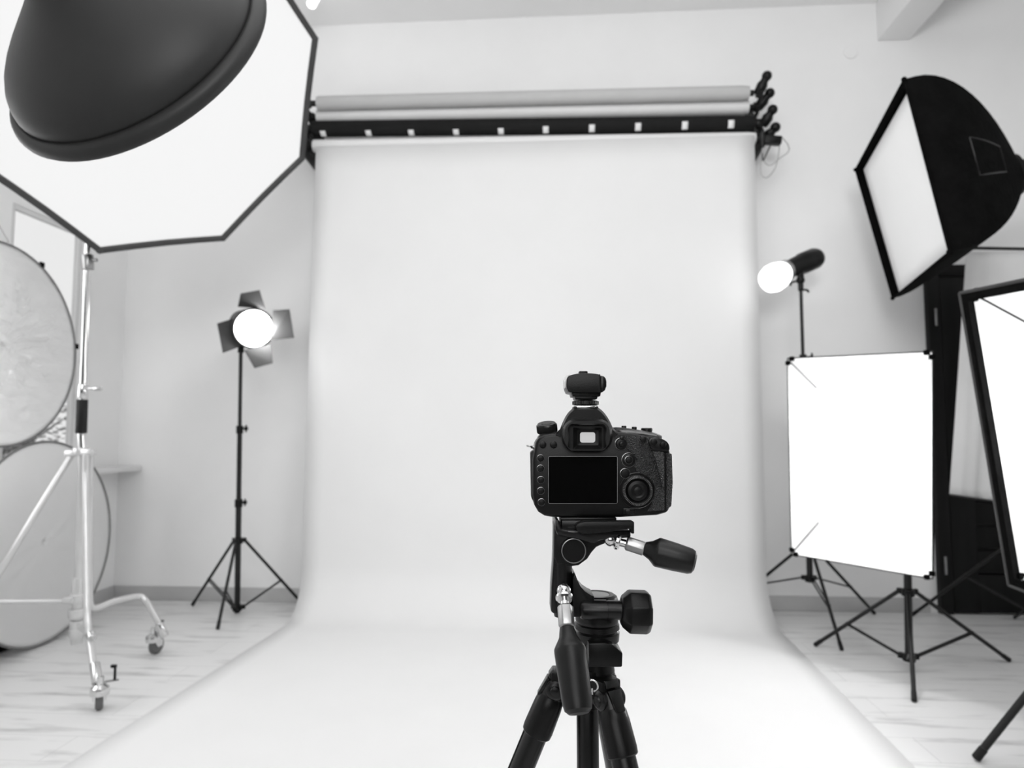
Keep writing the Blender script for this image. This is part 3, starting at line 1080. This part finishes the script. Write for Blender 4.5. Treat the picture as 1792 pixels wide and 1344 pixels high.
# ------------------------------------------------------------------ grey cloth on its black rod, before the door
cy = 4.12
ra, rb_ = onY(1697, 434, cy), onY(1860, 437, cy)
bs = thing('cloth_stand', 'thin black rod and post carrying the grey cloth at the right', 'backdrop stand', (rb_.x, cy, 0))
MB().cyl(ra, rb_ + Vector((.02, 0, 0)), .0095, seg=12).build('cross_rod', M_STANDMET, bs)
MB().cyl((rb_.x, cy, .02), (rb_.x, cy, rb_.z + .03), .014, seg=14).build('post', M_STANDMET, bs)
for a in (0.3, 2.4, 4.5):
    MB().cyl((rb_.x, cy, .35), (rb_.x + .33 * math.cos(a), cy + .33 * math.sin(a), .01), .009, seg=10).build('leg', M_STANDMET, bs)
tl_, tr_ = onY(1691, 441, cy), onY(1880, 440, cy)
bl_, br_ = onY(1663, 866, cy - .14), onY(1850, 893, cy - .22)
lp = []
for j in range(25):
    v_ = j / 24
    row = []
    for i in range(61):
        u_ = i / 60
        p = tl_.lerp(tr_, u_).lerp(bl_.lerp(br_, u_), v_)
        f_ = math.sin(u_ * 19 + v_ * 2.5) * .012 + math.sin(u_ * 41 + 1.3 + v_) * .006 + math.sin(u_ * 9 - v_ * 3) * .012
        p = p + Vector((0, f_ * (.35 + .65 * v_), 0))
        row.append(p)
    lp.append(row)
cl = MB().loft(lp, closed=False).build('hanging_cloth', M_CLOTH, thick=.002, ang=80)
tag(cl, 'pale grey cloth hanging in folds in front of the dark door', 'cloth')
hm_ = MB().tube([p + Vector((0, -.002, 0)) for p in lp[-1]], .005, 6)
hm_.build('hem', M_DARKRIM, cl)

# ------------------------------------------------------------------ beauty dish in the foreground
DC = Vector((-.8172, 1.241, 1.8408))
dax = Vector((.1808, .9012, -.3938)).normalized()      # the way its mouth faces
DR = .2755
bdsh = thing('beauty_dish', 'dark grey beauty dish lamp hanging in front of the octagonal softbox', 'studio lamp', DC)
dep = .205
prof = []
for t in [0, .04, .1, .2, .3, .4, .5, .6, .7, .8, .88, .94, 1.0]:
    # t from apex to rim
    r_ = .055 + (DR * .925 - .055) * math.sin(min(1, t * 1.02) * PI / 2) ** 1.5
    prof.append((t, r_))
a_, b_ = DC - dax * dep, DC - dax * .020
MB().rev(a_, b_, prof, 72, caps=False).build('dish_bowl', M_DISH, bdsh, thick=.002)
lipm = MB()
lipm.rev(DC - dax * .024, DC + dax * .003, [(0, DR * .925), (.05, DR * .95), (.12, DR * .972), (.3, DR * .99), (.55, DR), (.8, DR * .998), (1, DR * .985), (1, DR * .965)], 72, caps=False)
lipm.build('rolled_rim', M_DISH, bdsh, thick=.002)
hd = DC - dax * (dep - .01)
MB().rev(hd, hd - dax * .30, [(0, .075), (.06, .075), (.08, .06), (.9, .06), (1, .04)], 28).build('lamp_head', M_BLACKPL, bdsh)
boomtip = hd - dax * .14 + Vector((-.09, 0, .02))
MB().cyl(hd - dax * .14, boomtip, .02).build('tilt_bracket', M_BLACKPL, bdsh)
bo = thing('boom_stand', 'black boom stand off to the left carrying the beauty dish', 'light stand', (-1.75, .85, 0))
pt_ = Vector((-1.75, .85, 2.2))
MB().cyl((-1.75, .85, .05), pt_, .018).build('column_section', M_STANDMET, bo)
MB().cyl(boomtip, pt_ + (pt_ - boomtip).normalized() * .4, .014).build('boom_arm', M_STANDMET, bo)
MB().ball(pt_, .035).build('pivot_clamp', M_BLACKPL, bo)
for a in (1.2, 3.3, 5.4):
    MB().cyl((-1.75, .85, .6), (-1.75 + .5 * math.cos(a), .85 + .5 * math.sin(a), .012), .011, seg=12).build('leg', M_STANDMET, bo)


# ------------------------------------------------------------------ outside the window
struct(MB().box((-9, 3, -.6), (11, 22, .1)).build('ground', M_GRASS, smooth=False), 'pale ground outside the window', 'ground')


def tree(x, y, h, sd, label):
    rnd = random.Random(sd)
    t = thing('tree', label, 'tree', (x, y, -.55), 'trees outside the window')
    b = MB()
    b.tube([(x, y, -.55), (x + .05, y + .03, h * .25), (x - .04, y, h * .55), (x + .03, y, h * .8)], [.07, .06, .04, .02], 10)
    tips = []
    for k in range(9):
        z0 = h * (.15 + .07 * k)
        a = rnd.uniform(0, 2 * PI)
        L = rnd.uniform(.5, .95)
        p1 = Vector((x, y, z0))
        p2 = p1 + Vector((math.cos(a) * L * .5, math.sin(a) * L * .5, .18))
        p3 = p1 + Vector((math.cos(a) * L, math.sin(a) * L, .5))
        b.tube([p1, p2, p3], [.03, .018, .008], 7)
        tips += [p2, p3, (p2 + p3) / 2]
    b.build('trunk', M_BARK, t)
    bm = bmesh.new()
    for p in tips:
        for q in range(60):
            c = p + Vector((rnd.gauss(0, .22), rnd.gauss(0, .22), rnd.gauss(0, .2)))
            s_ = rnd.uniform(.025, .05)
            R = Matrix.Rotation(rnd.uniform(0, 6), 3, 'Z') @ Matrix.Rotation(rnd.uniform(-1, 1), 3, 'X')
            vs = [bm.verts.new(c + R @ Vector(v_) * s_) for v_ in ((-1, 0, 0), (0, -.5, .1), (1, 0, 0), (0, .5, .1))]
            bm.faces.new(vs)
    MB().add(bm).build('foliage', M_LEAF, t, smooth=False)


tree(-6.0, 6.9, 2.0, 1, 'pale leafy tree outside, just beyond the window by the back corner')
tree(-5.4, 5.3, 1.9, 2, 'pale leafy tree outside, mostly behind the shiny reflector')
tree(-7.4, 8.6, 2.3, 3, 'farthest pale tree outside the window')
# ------------------------------------------------------------------ DSLR camera on its tripod


def W(pts, yl):
    return [V(x, y, yl) for x, y in pts]


def slab_px(pts, y0, y1, bev=0, seg=2):
    return (W(pts, y0), FH * (y1 - y0), bev, seg)


def rrect(cx, cy, w_, h_, r, n=6):
    out = []
    for sx_, sy_, a0 in ((1, -1, -90), (1, 1, 0), (-1, 1, 90), (-1, -1, 180)):
        for k in range(n + 1):
            a = math.radians(a0 + 90 * k / n)
            out.append((cx + sx_ * (w_ / 2 - r) + r * math.cos(a), cy + sy_ * (h_ / 2 - r) + r * math.sin(a)))
    return out


def smooth_poly(pts, n=4):
    out = []
    L = len(pts)
    for i in range(L):
        p0, p1, p2, p3 = (Vector(pts[(i + k) % L]) for k in (-1, 0, 1, 2))
        for k in range(n):
            t = k / n
            q = .5 * ((2 * p1) + (p2 - p0) * t + (2 * p0 - 5 * p1 + 4 * p2 - p3) * t * t + (3 * p1 - p0 - 3 * p2 + p3) * t ** 3)
            out.append((q.x, q.y))
    return out


ds = thing('dslr_camera', 'black digital SLR camera seen from behind on the tripod', 'camera', V(1040, 905, .03))
body = MB()
bp_ = [(937, 775), (942, 766), (952, 761), (975, 758), (1074, 754), (1148, 764), (1164, 771), (1171, 782), (1175, 800), (1176.5, 845), (1174.5, 884),
       (1169, 897), (1150, 902), (1085, 905.5), (968, 905.5), (953, 903), (942, 896), (935, 884), (932, 866), (931.5, 805)]
body.ext(*slab_px(bp_, 0, .048, .0035, 3))
body.ext(*slab_px([(1072, 747), (1090, 748), (1150, 758), (1160, 768), (1160, 790), (1072, 790)], .012, .044, .005, 3))
body.ext(*slab_px([(941, 764), (951, 757), (978, 755), (978, 790), (941, 790)], .010, .044, .004, 3))
body.ext(*slab_px([(1110, 775), (1172, 785), (1176, 800), (1176, 880), (1168, 897), (1110, 900)], .03, .085, .010, 4))
hump = [(976, 764), (980, 751), (985, 738), (992, 725), (1000, 716.5), (1008, 712.5), (1042, 712.5), (1050, 715.5), (1058, 723), (1066, 735), (1072, 748), (1079, 764)]
loops_h = []
for yl, sc in ((-.001, .93), (.006, 1.0), (.035, 1.0), (.058, .86), (.066, .7)):
    c_h = (1027, 764)
    loops_h.append(W([(c_h[0] + (x - c_h[0]) * sc, c_h[1] + (y - c_h[1]) * (sc if yl < .05 else sc)) for x, y in smooth_poly(hump, 3)], yl))
body.loft(loops_h, caps=True)
body.build('camera_body', M_BLACKPL, ds, ang=40)
tp_r = W([(1076, 757), (1100, 758), (1125, 760.5), (1148, 764.5), (1158, 768)], .003)
tp_f = W([(1074, 748.5), (1100, 750), (1125, 753.5), (1148, 758.5), (1158, 763)], .022)
tp_m = [a.lerp(b, .5) + Z * .0008 for a, b in zip(tp_r, tp_f)]
MB().loft([tp_r, tp_m, tp_f], closed=False).build('top_plate', M_TOPPL, ds, 'glossy sloping top plate', thick=.0008)
# lens at the front
ln = MB()
la, lb = V(1040, 835, .048), V(1040, 835, .048) + FH * .095
ln.rev(la, lb, [(0, .033), (.05, .036), (.3, .036), (.32, .038), (.7, .038), (.72, .036), (1, .036), (1, .030), (.8, .026)], 40, caps=False)
ln.rev(lb - FH * .03, lb - FH * .028, [(0, .03), (1, .03)], 32)
ln.build('lens', M_BLACKPL, ds)
# eyecup
oc = rrect(1027.5, 761.5, 89, 57, 25)
oc = [(x, y if y > 760 else y) for x, y in oc]
oc2 = rrect(1027.5, 762.5, 80, 51, 20)
mc = rrect(1027.5, 766, 62, 44, 6)
MB().loft([W(oc, .004), W(oc, -.011), W(oc2, -.0165), W(rrect(1027.5, 765, 68, 47, 9), -.0165), W(mc, -.013), W(mc, -.006)]).build('eyecup', M_RUBBER, ds, ang=28)
fr_ = MB()
fr_.loft([W(mc, -.0075), W(rrect(1028, 767, 50, 38, 2), -.0075), W(rrect(1028.6, 765.7, 38, 27, 3), -.0035), W(rrect(1028.6, 765.7, 27, 19, 4), -.0030)])
fr_.build('eyepiece_frame', M_BLACKPL, ds, ang=20)
MB().ext(*slab_px(rrect(1028.4, 765.5, 26.5, 18, 4), -.0028, -.0018)).build('viewfinder_window', M_VF, ds, 'viewfinder window glowing in place of light passing through it')
# screen
MB().loft([W(rrect(1020, 840, 121.3, 82.8, 3), -.0004), W(rrect(1020, 840, 121.3, 82.8, 3), -.0016), W(rrect(1020, 840, 120, 81.5, 2), -.0016), W(rrect(1020, 840, 120, 81.5, 2), 0)]).build('screen_bezel', M_BRUSHED, ds)
MB().ext(*slab_px(rrect(1020, 840, 120, 81.5, 2), -.0012, .001)).build('screen', M_GLOSSBLK, ds)


def button(x, y, r, h=.0022, ring=True, m=M_BLACKPL, name='button', z0=0.0):
    c0, c1 = V(x, y, z0), V(x, y, z0) - FH * h
    rr = r * PX
    o = MB().rev(c0, c1, [(0, rr), (.7, rr), (.92, rr * .88), (1, rr * .6), (1.02, 0)], 24).build(name, m, ds)
    if ring:
        MB().torus(V(x, y, z0 - .0003), FH, rr * 1.18, .0005, 28, 6).build('button_ring', M_RING, o)
    return o


for x, y in ((946, 802), (946, 820), (946.5, 840), (946.5, 859), (947.5, 879)):
    button(x, y, 5.2)
for x, y in ((949.5, 778), (968.5, 778)):
    button(x, y, 6, h=.003, ring=False)
# leather on the thumb side
lea = [(1094, 763), (1120, 763), (1136, 766), (1139, 784), (1146, 791), (1163, 793), (1163, 893), (1133, 895), (1139, 885), (1145, 870), (1146, 852), (1139, 838), (1126, 830), (1115, 826), (1110, 817), (1113, 803), (1106, 792), (1098, 787), (1099, 774)]
MB().ext(*slab_px(lea, -.0014, .001, .0006)).build('thumb_leather', M_LEATHER, ds)
MB().ext(*slab_px([(1166, 792), (1176.5, 794), (1178, 845), (1175.5, 886), (1166, 893)], -.0012, .03, .0014)).build('grip_leather', M_LEATHER, ds)
ridge = [(1141, 789), (1162, 791), (1163, 850), (1160, 858), (1157, 838), (1150, 815)]
MB().ext(*slab_px(ridge, -.0055, .001, .0022, 3)).build('thumb_rest', M_LEATHER, ds)
MB().ext(*slab_px(smooth_poly([(1135, 770), (1148, 765.5), (1163, 770), (1171, 778), (1171, 789), (1158, 790.5), (1142, 788)], 3), -.0030, .001, .001)).build('button_plate', M_SATIN, ds)
for x, y, r, z0 in ((1125.5, 769, 5.2, -.001), (1144, 773.5, 5.8, -.003), (1160, 778, 5.2, -.003)):
    button(x, y, r, h=.0028, ring=False, z0=z0)
# joystick, three ringed buttons and the big wheel
button(1087, 777, 9, h=.002, z0=-.0005)
button(1087, 777, 4.2, h=.0042, ring=False, z0=-.0015, name='joystick')
MB().box(V(1088, 766, -.002), (.004, .003, .003), bev=.0008).build('joystick_mark', M_SATIN, ds)
button(1100.5, 805, 10.5, h=.0016)
button(1100.5, 805, 5.6, h=.0026, z0=-.001)
button(1094, 828.5, 7.2, h=.002)
wc = V(1115, 858.5, 0)
whl = MB()
whl.rev(wc + FH * .001, wc - FH * .0045, [(0, 27 * PX), (.55, 27 * PX), (.9, 24.5 * PX), (1, 22 * PX), (.55, 19 * PX), (.5, 18 * PX)], 60, caps=False)
whl_o = whl.build('control_wheel', M_SATIN, ds)
whl = MB()
xw, yw, zw = basis(wc, wc - FH)
for k in range(60):
    a = 2 * PI * k / 60
    d = xw * math.cos(a) + yw * math.sin(a)
    whl.tube([wc + d * 21.5 * PX - FH * .0043, wc + d * 25.5 * PX - FH * .0034], .0004, 5)
whl.build('wheel_ribs', M_RING, whl_o)
MB().rev(wc, wc - FH * .0045, [(0, 18.5 * PX), (.5, 18.5 * PX), (.85, 17 * PX), (1, 12 * PX), (.85, 9.5 * PX), (.8, 9 * PX)], 40).build('wheel_pad', M_BLACKPL, ds)
button(1115, 858.5, 7.6, h=.0048)
MB().torus(wc - FH * .0005, FH, 30.5 * PX, .0008, 48, 8).build('wheel_surround', M_SATIN, ds)
MB().ext(*slab_px(rrect(1101, 895, 21, 11, 2), -.0012, .001, .0005)).build('lock_switch', M_SATIN, ds)
MB().box(V(1099, 895, -.002), (.005, .0025, .0045), bev=.0006).build('switch_slider', M_RUBBER, ds)
# dial, lug, shoe, side covers
dd = (Z * 1.0 - FH * .30 - RT * .12).normalized()
dc = V(958, 757, .022)
md_ = MB().rev(dc, dc + dd * .0105, [(0, .0095), (.05, .0108), (.85, .0108), (1, .0098), (1.0, .006), (1.06, .005), (1.06, 0)], 36)
x_, y_, z_ = basis(dc, dc + dd)
for k in range(44):
    a = 2 * PI * k / 44
    d = x_ * math.cos(a) + y_ * math.sin(a)
    md_.box(dc + d * .0109 + dd * .005, (.0008, .0008, .0075), (x_.to_track_quat('X', 'Z').to_matrix() if False else Matrix((x_, y_, z_)).transposed()))
md_.build('mode_dial', M_SATIN, ds)
MB().torus(V(927, 781, .02), Vector((.2, 0, 1)), .0028, .0009, 20, 8).cyl(V(929, 782, .02), V(935, 783, .02), .0016).build('strap_lug', M_BRUSHED, ds)
MB().ext(*slab_px([(928.5, 792), (933, 788), (935, 880), (930, 872)], .008, .036, .001)).build('port_cover', M_RUBBER, ds)
for x in (1007, 1045):
    pass
shoe = MB()
shoe.ext(*slab_px([(1004, 711), (1009, 711), (1010, 720), (1042, 720), (1043, 711), (1047, 711), (1048, 726), (1003, 726)], .006, .026, .0006))
shoe.build('hot_shoe', M_SATIN, ds)
MB().ext(*slab_px([(1009, 715.5), (1021, 715.5), (1021, 717.5), (1009, 717.5)], .005, .024)).ext(*slab_px([(1031, 715.5), (1042, 715.5), (1042, 717.5), (1031, 717.5)], .005, .024)).build('shoe_rail', M_CHROME, ds)
for x in (1092, 1110):
    c0 = V(x, 752 + (x - 1090) * .1, .028)
    MB().cyl(c0, c0 + Z * .0045, .0028, bev=.0006).build('top_button', M_SATIN, ds)
c0 = V(1132, 756, .032)
MB().rev(c0, c0 + Z * .0045, [(0, .0065), (.8, .0065), (1, .0055)], 24).build('top_dial', M_SATIN, ds)

# ------------------------------------------------------------------ flash trigger on the shoe
tg = thing('flash_trigger', 'small black radio flash trigger in the hot shoe on top of the camera', 'flash trigger', V(1026, 711, .015))
tb_ = [(991.5, 668), (993, 661), (997, 657), (1010, 653.8), (1024, 652.8), (1038, 653.4), (1048, 655), (1051, 657), (1051, 685.5), (1047, 687), (1000, 687), (994, 683), (991.5, 677)]
MB().ext(*slab_px(smooth_poly(tb_, 2), -.006, .034, .0016, 3)).build('trigger_body', M_BLACKPL, tg)
MB().ext(*slab_px([(1051.5, 657), (1057, 658.5), (1060, 662), (1061.5, 668), (1061.5, 676), (1059, 683), (1054, 686.5), (1051.5, 686.5)], -.004, .032, .0012)).build('end_cap', M_SATIN, tg)
MB().ext(*slab_px([(988.5, 664), (992, 656), (997, 655), (995, 660), (992, 668), (992, 678), (989, 678)], .002, .03, .0008)).build('side_cover', M_PALEPL, tg, 'pale shiny side cover')
MB().ext(*slab_px([(1014, 649), (1028, 649), (1029, 653.5), (1013, 653.5)], .008, .02, .0008)).build('top_button', M_SATIN, tg)
MB().ext(*slab_px([(1000, 686), (1052, 686), (1050.5, 693.5), (1002, 693.5)], -.001, .029, .0006)).ext(*slab_px([(1005.5, 693.5), (1046, 693.5), (1045, 698.5), (1007, 698.5)], .001, .027, .0005)).cyl(V(1026, 703, .014), V(1026, 698, .014), .0085).build('stepped_base', M_BLACKPL, tg)
w0, w1 = V(1024.7, 709.5, .014), V(1024.7, 701.3, .014)
wh = MB().rev(w0, w1, [(0, .0125), (.15, .0139), (.85, .0139), (1, .0125)], 48)
for k in range(40):
    a = 2 * PI * k / 40
    d = Vector((math.cos(a), math.sin(a), 0))
    wh.cyl(w0.lerp(w1, .15) + d * .0139, w0.lerp(w1, .85) + d * .0139, .0006, seg=6)
wh.build('locking_wheel', M_SATIN, tg)
MB().ext(*slab_px([(1009.5, 710.8), (1041.5, 710.8), (1041.5, 713.8), (1009.5, 713.8)], .002, .026, .0004)).ext(*slab_px([(1020, 713), (1031, 713), (1031, 718), (1020, 718)], .006, .02)).build('foot_plate', M_CHROME, tg)

# ------------------------------------------------------------------ tripod
YC = .030
hip = V(1030, 1190, YC)
tp = thing('tripod', 'black three-legged tripod with pan head holding the camera', 'tripod', (hip.x, hip.y, 0))
MB().ext(*slab_px([(981, 906), (1079, 906), (1079, 911), (981, 911)], .0, .048, .0006)).ext(*slab_px([(983, 911), (1078, 911), (1079, 927), (983, 927)], -.001, .046, .0008)).build('quick_release_plate', M_SATIN, tp)
pf = MB()
pf.ext(*slab_px([(972, 909), (978, 910), (983, 925), (990, 927), (1104, 929), (1104, 941), (1064, 944), (1048, 946), (1044, 950), (1034, 951), (1018, 945), (994, 940), (976, 937), (972, 928)], -.006, .05, .0016))
pf.build('head_platform', M_SATIN, tp)
MB().rev(V(1003.5, 930, -.007), V(1003.5, 928.4, -.007), [(0, .0065), (1, .0065)], 24).build('spirit_level', M_BRUSHED, tp)
MB().ext(*slab_px(smooth_poly([(1007, 921), (1012, 916), (1024, 913), (1050, 912.8)], 1) + [(1108, 912.5), (1110, 914), (1110, 934), (1105, 934), (1104, 925.5), (1062, 931), (1021, 935), (1010, 930)], -.018, -.004, .0014)).build('release_lever', M_BLACKPL, tp)
th = MB()
th.ext(*slab_px([(970, 915), (1000, 928), (1062, 940), (1062, 951), (1053, 954), (1044, 958), (1036, 967), (1028, 979), (1013, 990), (990, 993), (975, 989), (969, 975)], .002, .034, .003, 3))
th.build('tilt_housing', M_BLACKPL, tp)
tc0 = V(1003.5, 963, .003)
MB().rev(tc0, tc0 - FH * .004, [(0, 24 * PX), (.7, 23 * PX), (1, 20 * PX), (.7, 19 * PX), (.7, 0)], 40).build('pivot_cap', M_BLACKPL, tp)
MB().torus(tc0 - FH * .0036, FH, 20.5 * PX, .0006, 40, 6).build('pivot_ring', M_BRUSHED, tp)
ar = MB()
ar.rev(V(985, 1078, .012), V(984, 982, .012), [(0, 15 * PX), (.1, 17 * PX), (1, 17 * PX)], 28)
ar.ext(*slab_px([(964, 1070), (965, 1030), (968, 990), (971, 915), (976, 915), (985, 990), (985, 1074), (968, 1074)], .004, .034, .002))
ar.build('upright_arm', M_SATIN, tp)
MB().ext(*slab_px([(1003, 1080), (1003, 1012), (1005, 1006), (1007, 1005), (1010, 1013), (1016, 1026), (1024, 1035), (1033, 1041), (1040, 1044), (1040, 1080)], -.004, .03, .0016)).build('side_fin', M_SATIN, tp)
pn = MB()
pc0, pc1 = V(1044, 1084, .03), V(1044, 1039, .03)
pn.rev(pc0, pc1, [(0, 38 * PX), (.80, 38 * PX), (.93, 36 * PX), (1, 31 * PX), (1.0, 25 * PX), (.97, 24 * PX), (.97, 0)], 48)
pn.build('pan_housing', M_SATIN, tp)
MB().rev(pc0.lerp(pc1, .972), pc0.lerp(pc1, .99), [(0, 22.5 * PX), (1, 22.5 * PX)], 40).build('top_disc', M_BRUSHED, tp, 'grey disc on the pan head')
MB().rev(V(1014, 1067, -.002), V(1091, 1068, -.002), [(0, 8 * PX), (.03, 14 * PX), (.1, 17 * PX), (.61, 17 * PX), (.612, 15.5 * PX), (.63, 15.5 * PX), (.632, 16.5 * PX), (1, 16 * PX)], 32).build('clamp_barrel', M_SATIN, tp)
MB().rev(V(1086.5, 1069.5, -.002), V(1138, 1071, -.002), [(0, 22 * PX), (.04, 27 * PX), (.28, 37 * PX), (.85, 37 * PX), (.97, 33 * PX), (1, 26 * PX), (.96, 20 * PX)], 8, bev=.0012, rot=PI / 8).build('pan_knob', M_BLACKPL, tp)
br_m = MB()
b0, b1 = V(1044.5, 1121, .03), V(1044.5, 1078, .03)
br_m.rev(b0, b1, [(0, 34 * PX), (.05, 39 * PX), (.38, 40 * PX), (.42, 38 * PX), (.46, 36.5 * PX), (.50, 36.5 * PX), (.53, 40 * PX), (.70, 39.5 * PX), (.74, 37 * PX), (.80, 38 * PX), (1, 37.5 * PX)], 56)
br_m.build('pan_base', M_SATIN, tp)
nb_ = MB()
nb_.rev(V(1042, 1172, .03), V(1042, 1119, .03), [(0, 34 * PX), (.5, 30 * PX), (1, 26 * PX)], 32)
nb_.ext(*slab_px([(1030, 1126), (1058, 1125), (1074, 1130), (1090, 1143), (1089, 1168), (1030, 1168)], -.004, .04, .0016))
nb_.build('neck_block', M_BLACKPL, tp)
sp = MB()
sp.rev(V(1030, 1222, YC), V(1030, 1166, YC), [(0, 24 * PX), (.15, 27 * PX), (.5, 31 * PX), (.8, 36 * PX), (1, 34 * PX)], 36)
DIRS = [math.pi * 176 / 180, math.pi * 300 / 180, math.pi * 62 / 180]
hz = hip.z
for a in DIRS:
    d = RT * math.cos(a) + FH * math.sin(a)
    sd = d.cross(Z)
    c_ = hip + Z * .002
    pts = [c_ + sd * .014 + d * .012, c_ + sd * .012 + d * .04, c_ - sd * .012 + d * .04, c_ - sd * .014 + d * .012]
    sp.ext([p + Z * .009 for p in pts], Z * -.026, .002)
sp.build('leg_spider', M_BLACKPL, tp)
MB().rev(V(1028, 1236, YC), V(1029, 1215, YC), [(0, 20 * PX), (.1, 23 * PX), (1, 24 * PX)], 32).build('column_sleeve', M_BLACKPL, tp)
cc0 = V(1028, 1226, YC)
ccm = MB().cyl(cc0, cc0 - Z * .26, .0118, seg=28, bev=.001)
ccm.build('center_column', M_SATIN, tp)
MB().cyl(cc0 - Z * .255, cc0 - Z * .275, .013, seg=24, bev=.002).torus(cc0 - Z * .285, FH, .008, .0015, 20, 6).build('ballast_hook', M_BRUSHED, tp)
MB().torus(V(1037, 1200, -.012), FH + RT * .4, .0055, .0009, 24, 6).tube([V(1036, 1204, -.012), V(1037, 1215, -.012)], .001, 6).build('safety_ring', M_CHROME, tp)


def tri_leg(a, start, tilt):
    d = RT * math.cos(a) + FH * math.sin(a)
    ax = (d * math.sin(tilt) - Z * math.cos(tilt)).normalized()
    sd = ax.cross(Z).normalized()
    up = sd.cross(ax)
    L = (start.z - .012) / math.cos(tilt)
    pt = lambda t: start + ax * t
    g = MB().cyl(pt(.042), pt(.34), .0128, seg=28)
    lg = g.build('leg', M_SATIN, tp)
    MB().tube([pt(.05) + up * .0128, pt(.335) + up * .0128], .0011, 6).build('leg_seam', M_BLACKPL, lg)
    MB().rev(pt(.012), pt(.058), [(0, .0120), (.1, .0145), (.3, .0155), (.85, .0163), (.97, .0158), (1, .0145)], 32).build('leg_collar', M_BLACKPL, lg)
    kn = MB()
    for sg in (-1, 1):
        kn.rev(pt(.004) + sd * .0095 * sg, pt(.004) + sd * .0155 * sg, [(0, .010), (.6, .010), (.9, .008), (1, .005)], 24)
    kn.rev(pt(-.006), pt(.022), [(0, .0085), (.2, .0125), (1, .0135)], 20)
    kn.build('leg_knuckle', M_SATIN, lg)
    cp = MB()
    P0 = pt(-.004) + up * .010
    cp.ext([pt(-.003) + up * .0125 - sd * .008, pt(-.003) + up * .0125 + sd * .008, pt(.018) + up * .0155 + sd * .0055, pt(.018) + up * .0155 - sd * .0055], -up * .004, .0008)
    cp.ext([pt(-.013) + up * .0105 - sd * .0085, pt(-.013) + up * .0105 + sd * .0085, pt(-.005) + up * .0125 + sd * .0085, pt(-.005) + up * .0125 - sd * .0085], -up * .006, .001)
    cp.build('angle_lock', M_SATIN, lg)
    MB().rev(pt(.004) + sd * .0155, pt(.004) + sd * .018, [(0, .0058), (.7, .005), (1, .0025)], 18).build('pivot_bolt', M_SATIN, lg)
    MB().rev(pt(.004) - sd * .0155, pt(.004) - sd * .018, [(0, .0058), (.7, .005), (1, .0025)], 18).build('pivot_bolt', M_SATIN, lg)
    MB().cyl(pt(.32), pt(.36), .0155, seg=24, bev=.002).build('lock_collar', M_BLACKPL, lg)
    MB().cyl(pt(.34), pt(.62), .0105, seg=22).cyl(pt(.60), pt(.63), .013, seg=22, bev=.002).cyl(pt(.62), pt(L - .01), .0085, seg=20).build('lower_leg_tube', M_SATIN, lg)
    MB().rev(pt(L - .035), pt(L), [(0, .010), (.6, .013), (1, .011)], 20).build('rubber_foot', M_RUBBER, lg)
    return lg


for a, tl_, st_ in zip(DIRS, (.40, .40, .40), (.034, .034, .034)):
    d = RT * math.cos(a) + FH * math.sin(a)
    tri_leg(a, hip + d * st_ - Z * .004, tl_)


# handles
def handle(label_, j0, j1, n0, n1, g0, g1, prof, hexr):
    jm = MB()
    jm.tube([j0, j0.lerp(j1, .5), j1], .0042, 12).ball(j0, .0075, 16).rev(j0.lerp(j1, .25), j0.lerp(j1, .55), [(0, .0075), (.3, .009), (.7, .009), (1, .0075)], 20)
    jm.build('handle_joint', M_CHROME, tp, 'chrome handle joint')
    MB().rev(n0, n1, [(0, hexr * .75), (.08, hexr), (.92, hexr), (1, hexr * .8)], 6, bev=.0005).build('hex_ferrule', M_BRUSHED, tp, 'bare metal hexagonal ferrule')
    MB().rev(g0, g1, prof, 40).build('handle_grip', M_RUBBER, tp, label_)


handle('black rubber grip of the lower handle', V(987, 1034, -.012), V(989, 1064, -.026), V(989, 1059, -.026), V(992, 1099, -.040),
       V(992, 1098, -.040), V(1013, 1251, -.078),
       [(0, 11.5 * PX), (.03, 12.5 * PX), (.12, 15 * PX), (.20, 21.5 * PX), (.24, 24.5 * PX), (.26, 25.3 * PX), (.30, 25.5 * PX), (.6, 24.5 * PX), (.88, 23 * PX), (.95, 21 * PX), (.99, 15 * PX), (1, 0)], 13.5 * PX)
handle('black rubber grip of the side handle', V(1068, 944, .0), V(1100, 953, -.004), V(1095, 950, -.004), V(1129, 961, -.008),
       V(1128, 960, -.008), V(1218, 985, -.02),
       [(0, 11.5 * PX), (.03, 12.5 * PX), (.12, 16 * PX), (.20, 21.5 * PX), (.235, 24 * PX), (.27, 24.8 * PX), (.6, 23.5 * PX), (.88, 21.5 * PX), (.95, 19 * PX), (.99, 13 * PX), (1, 0)], 13 * PX)
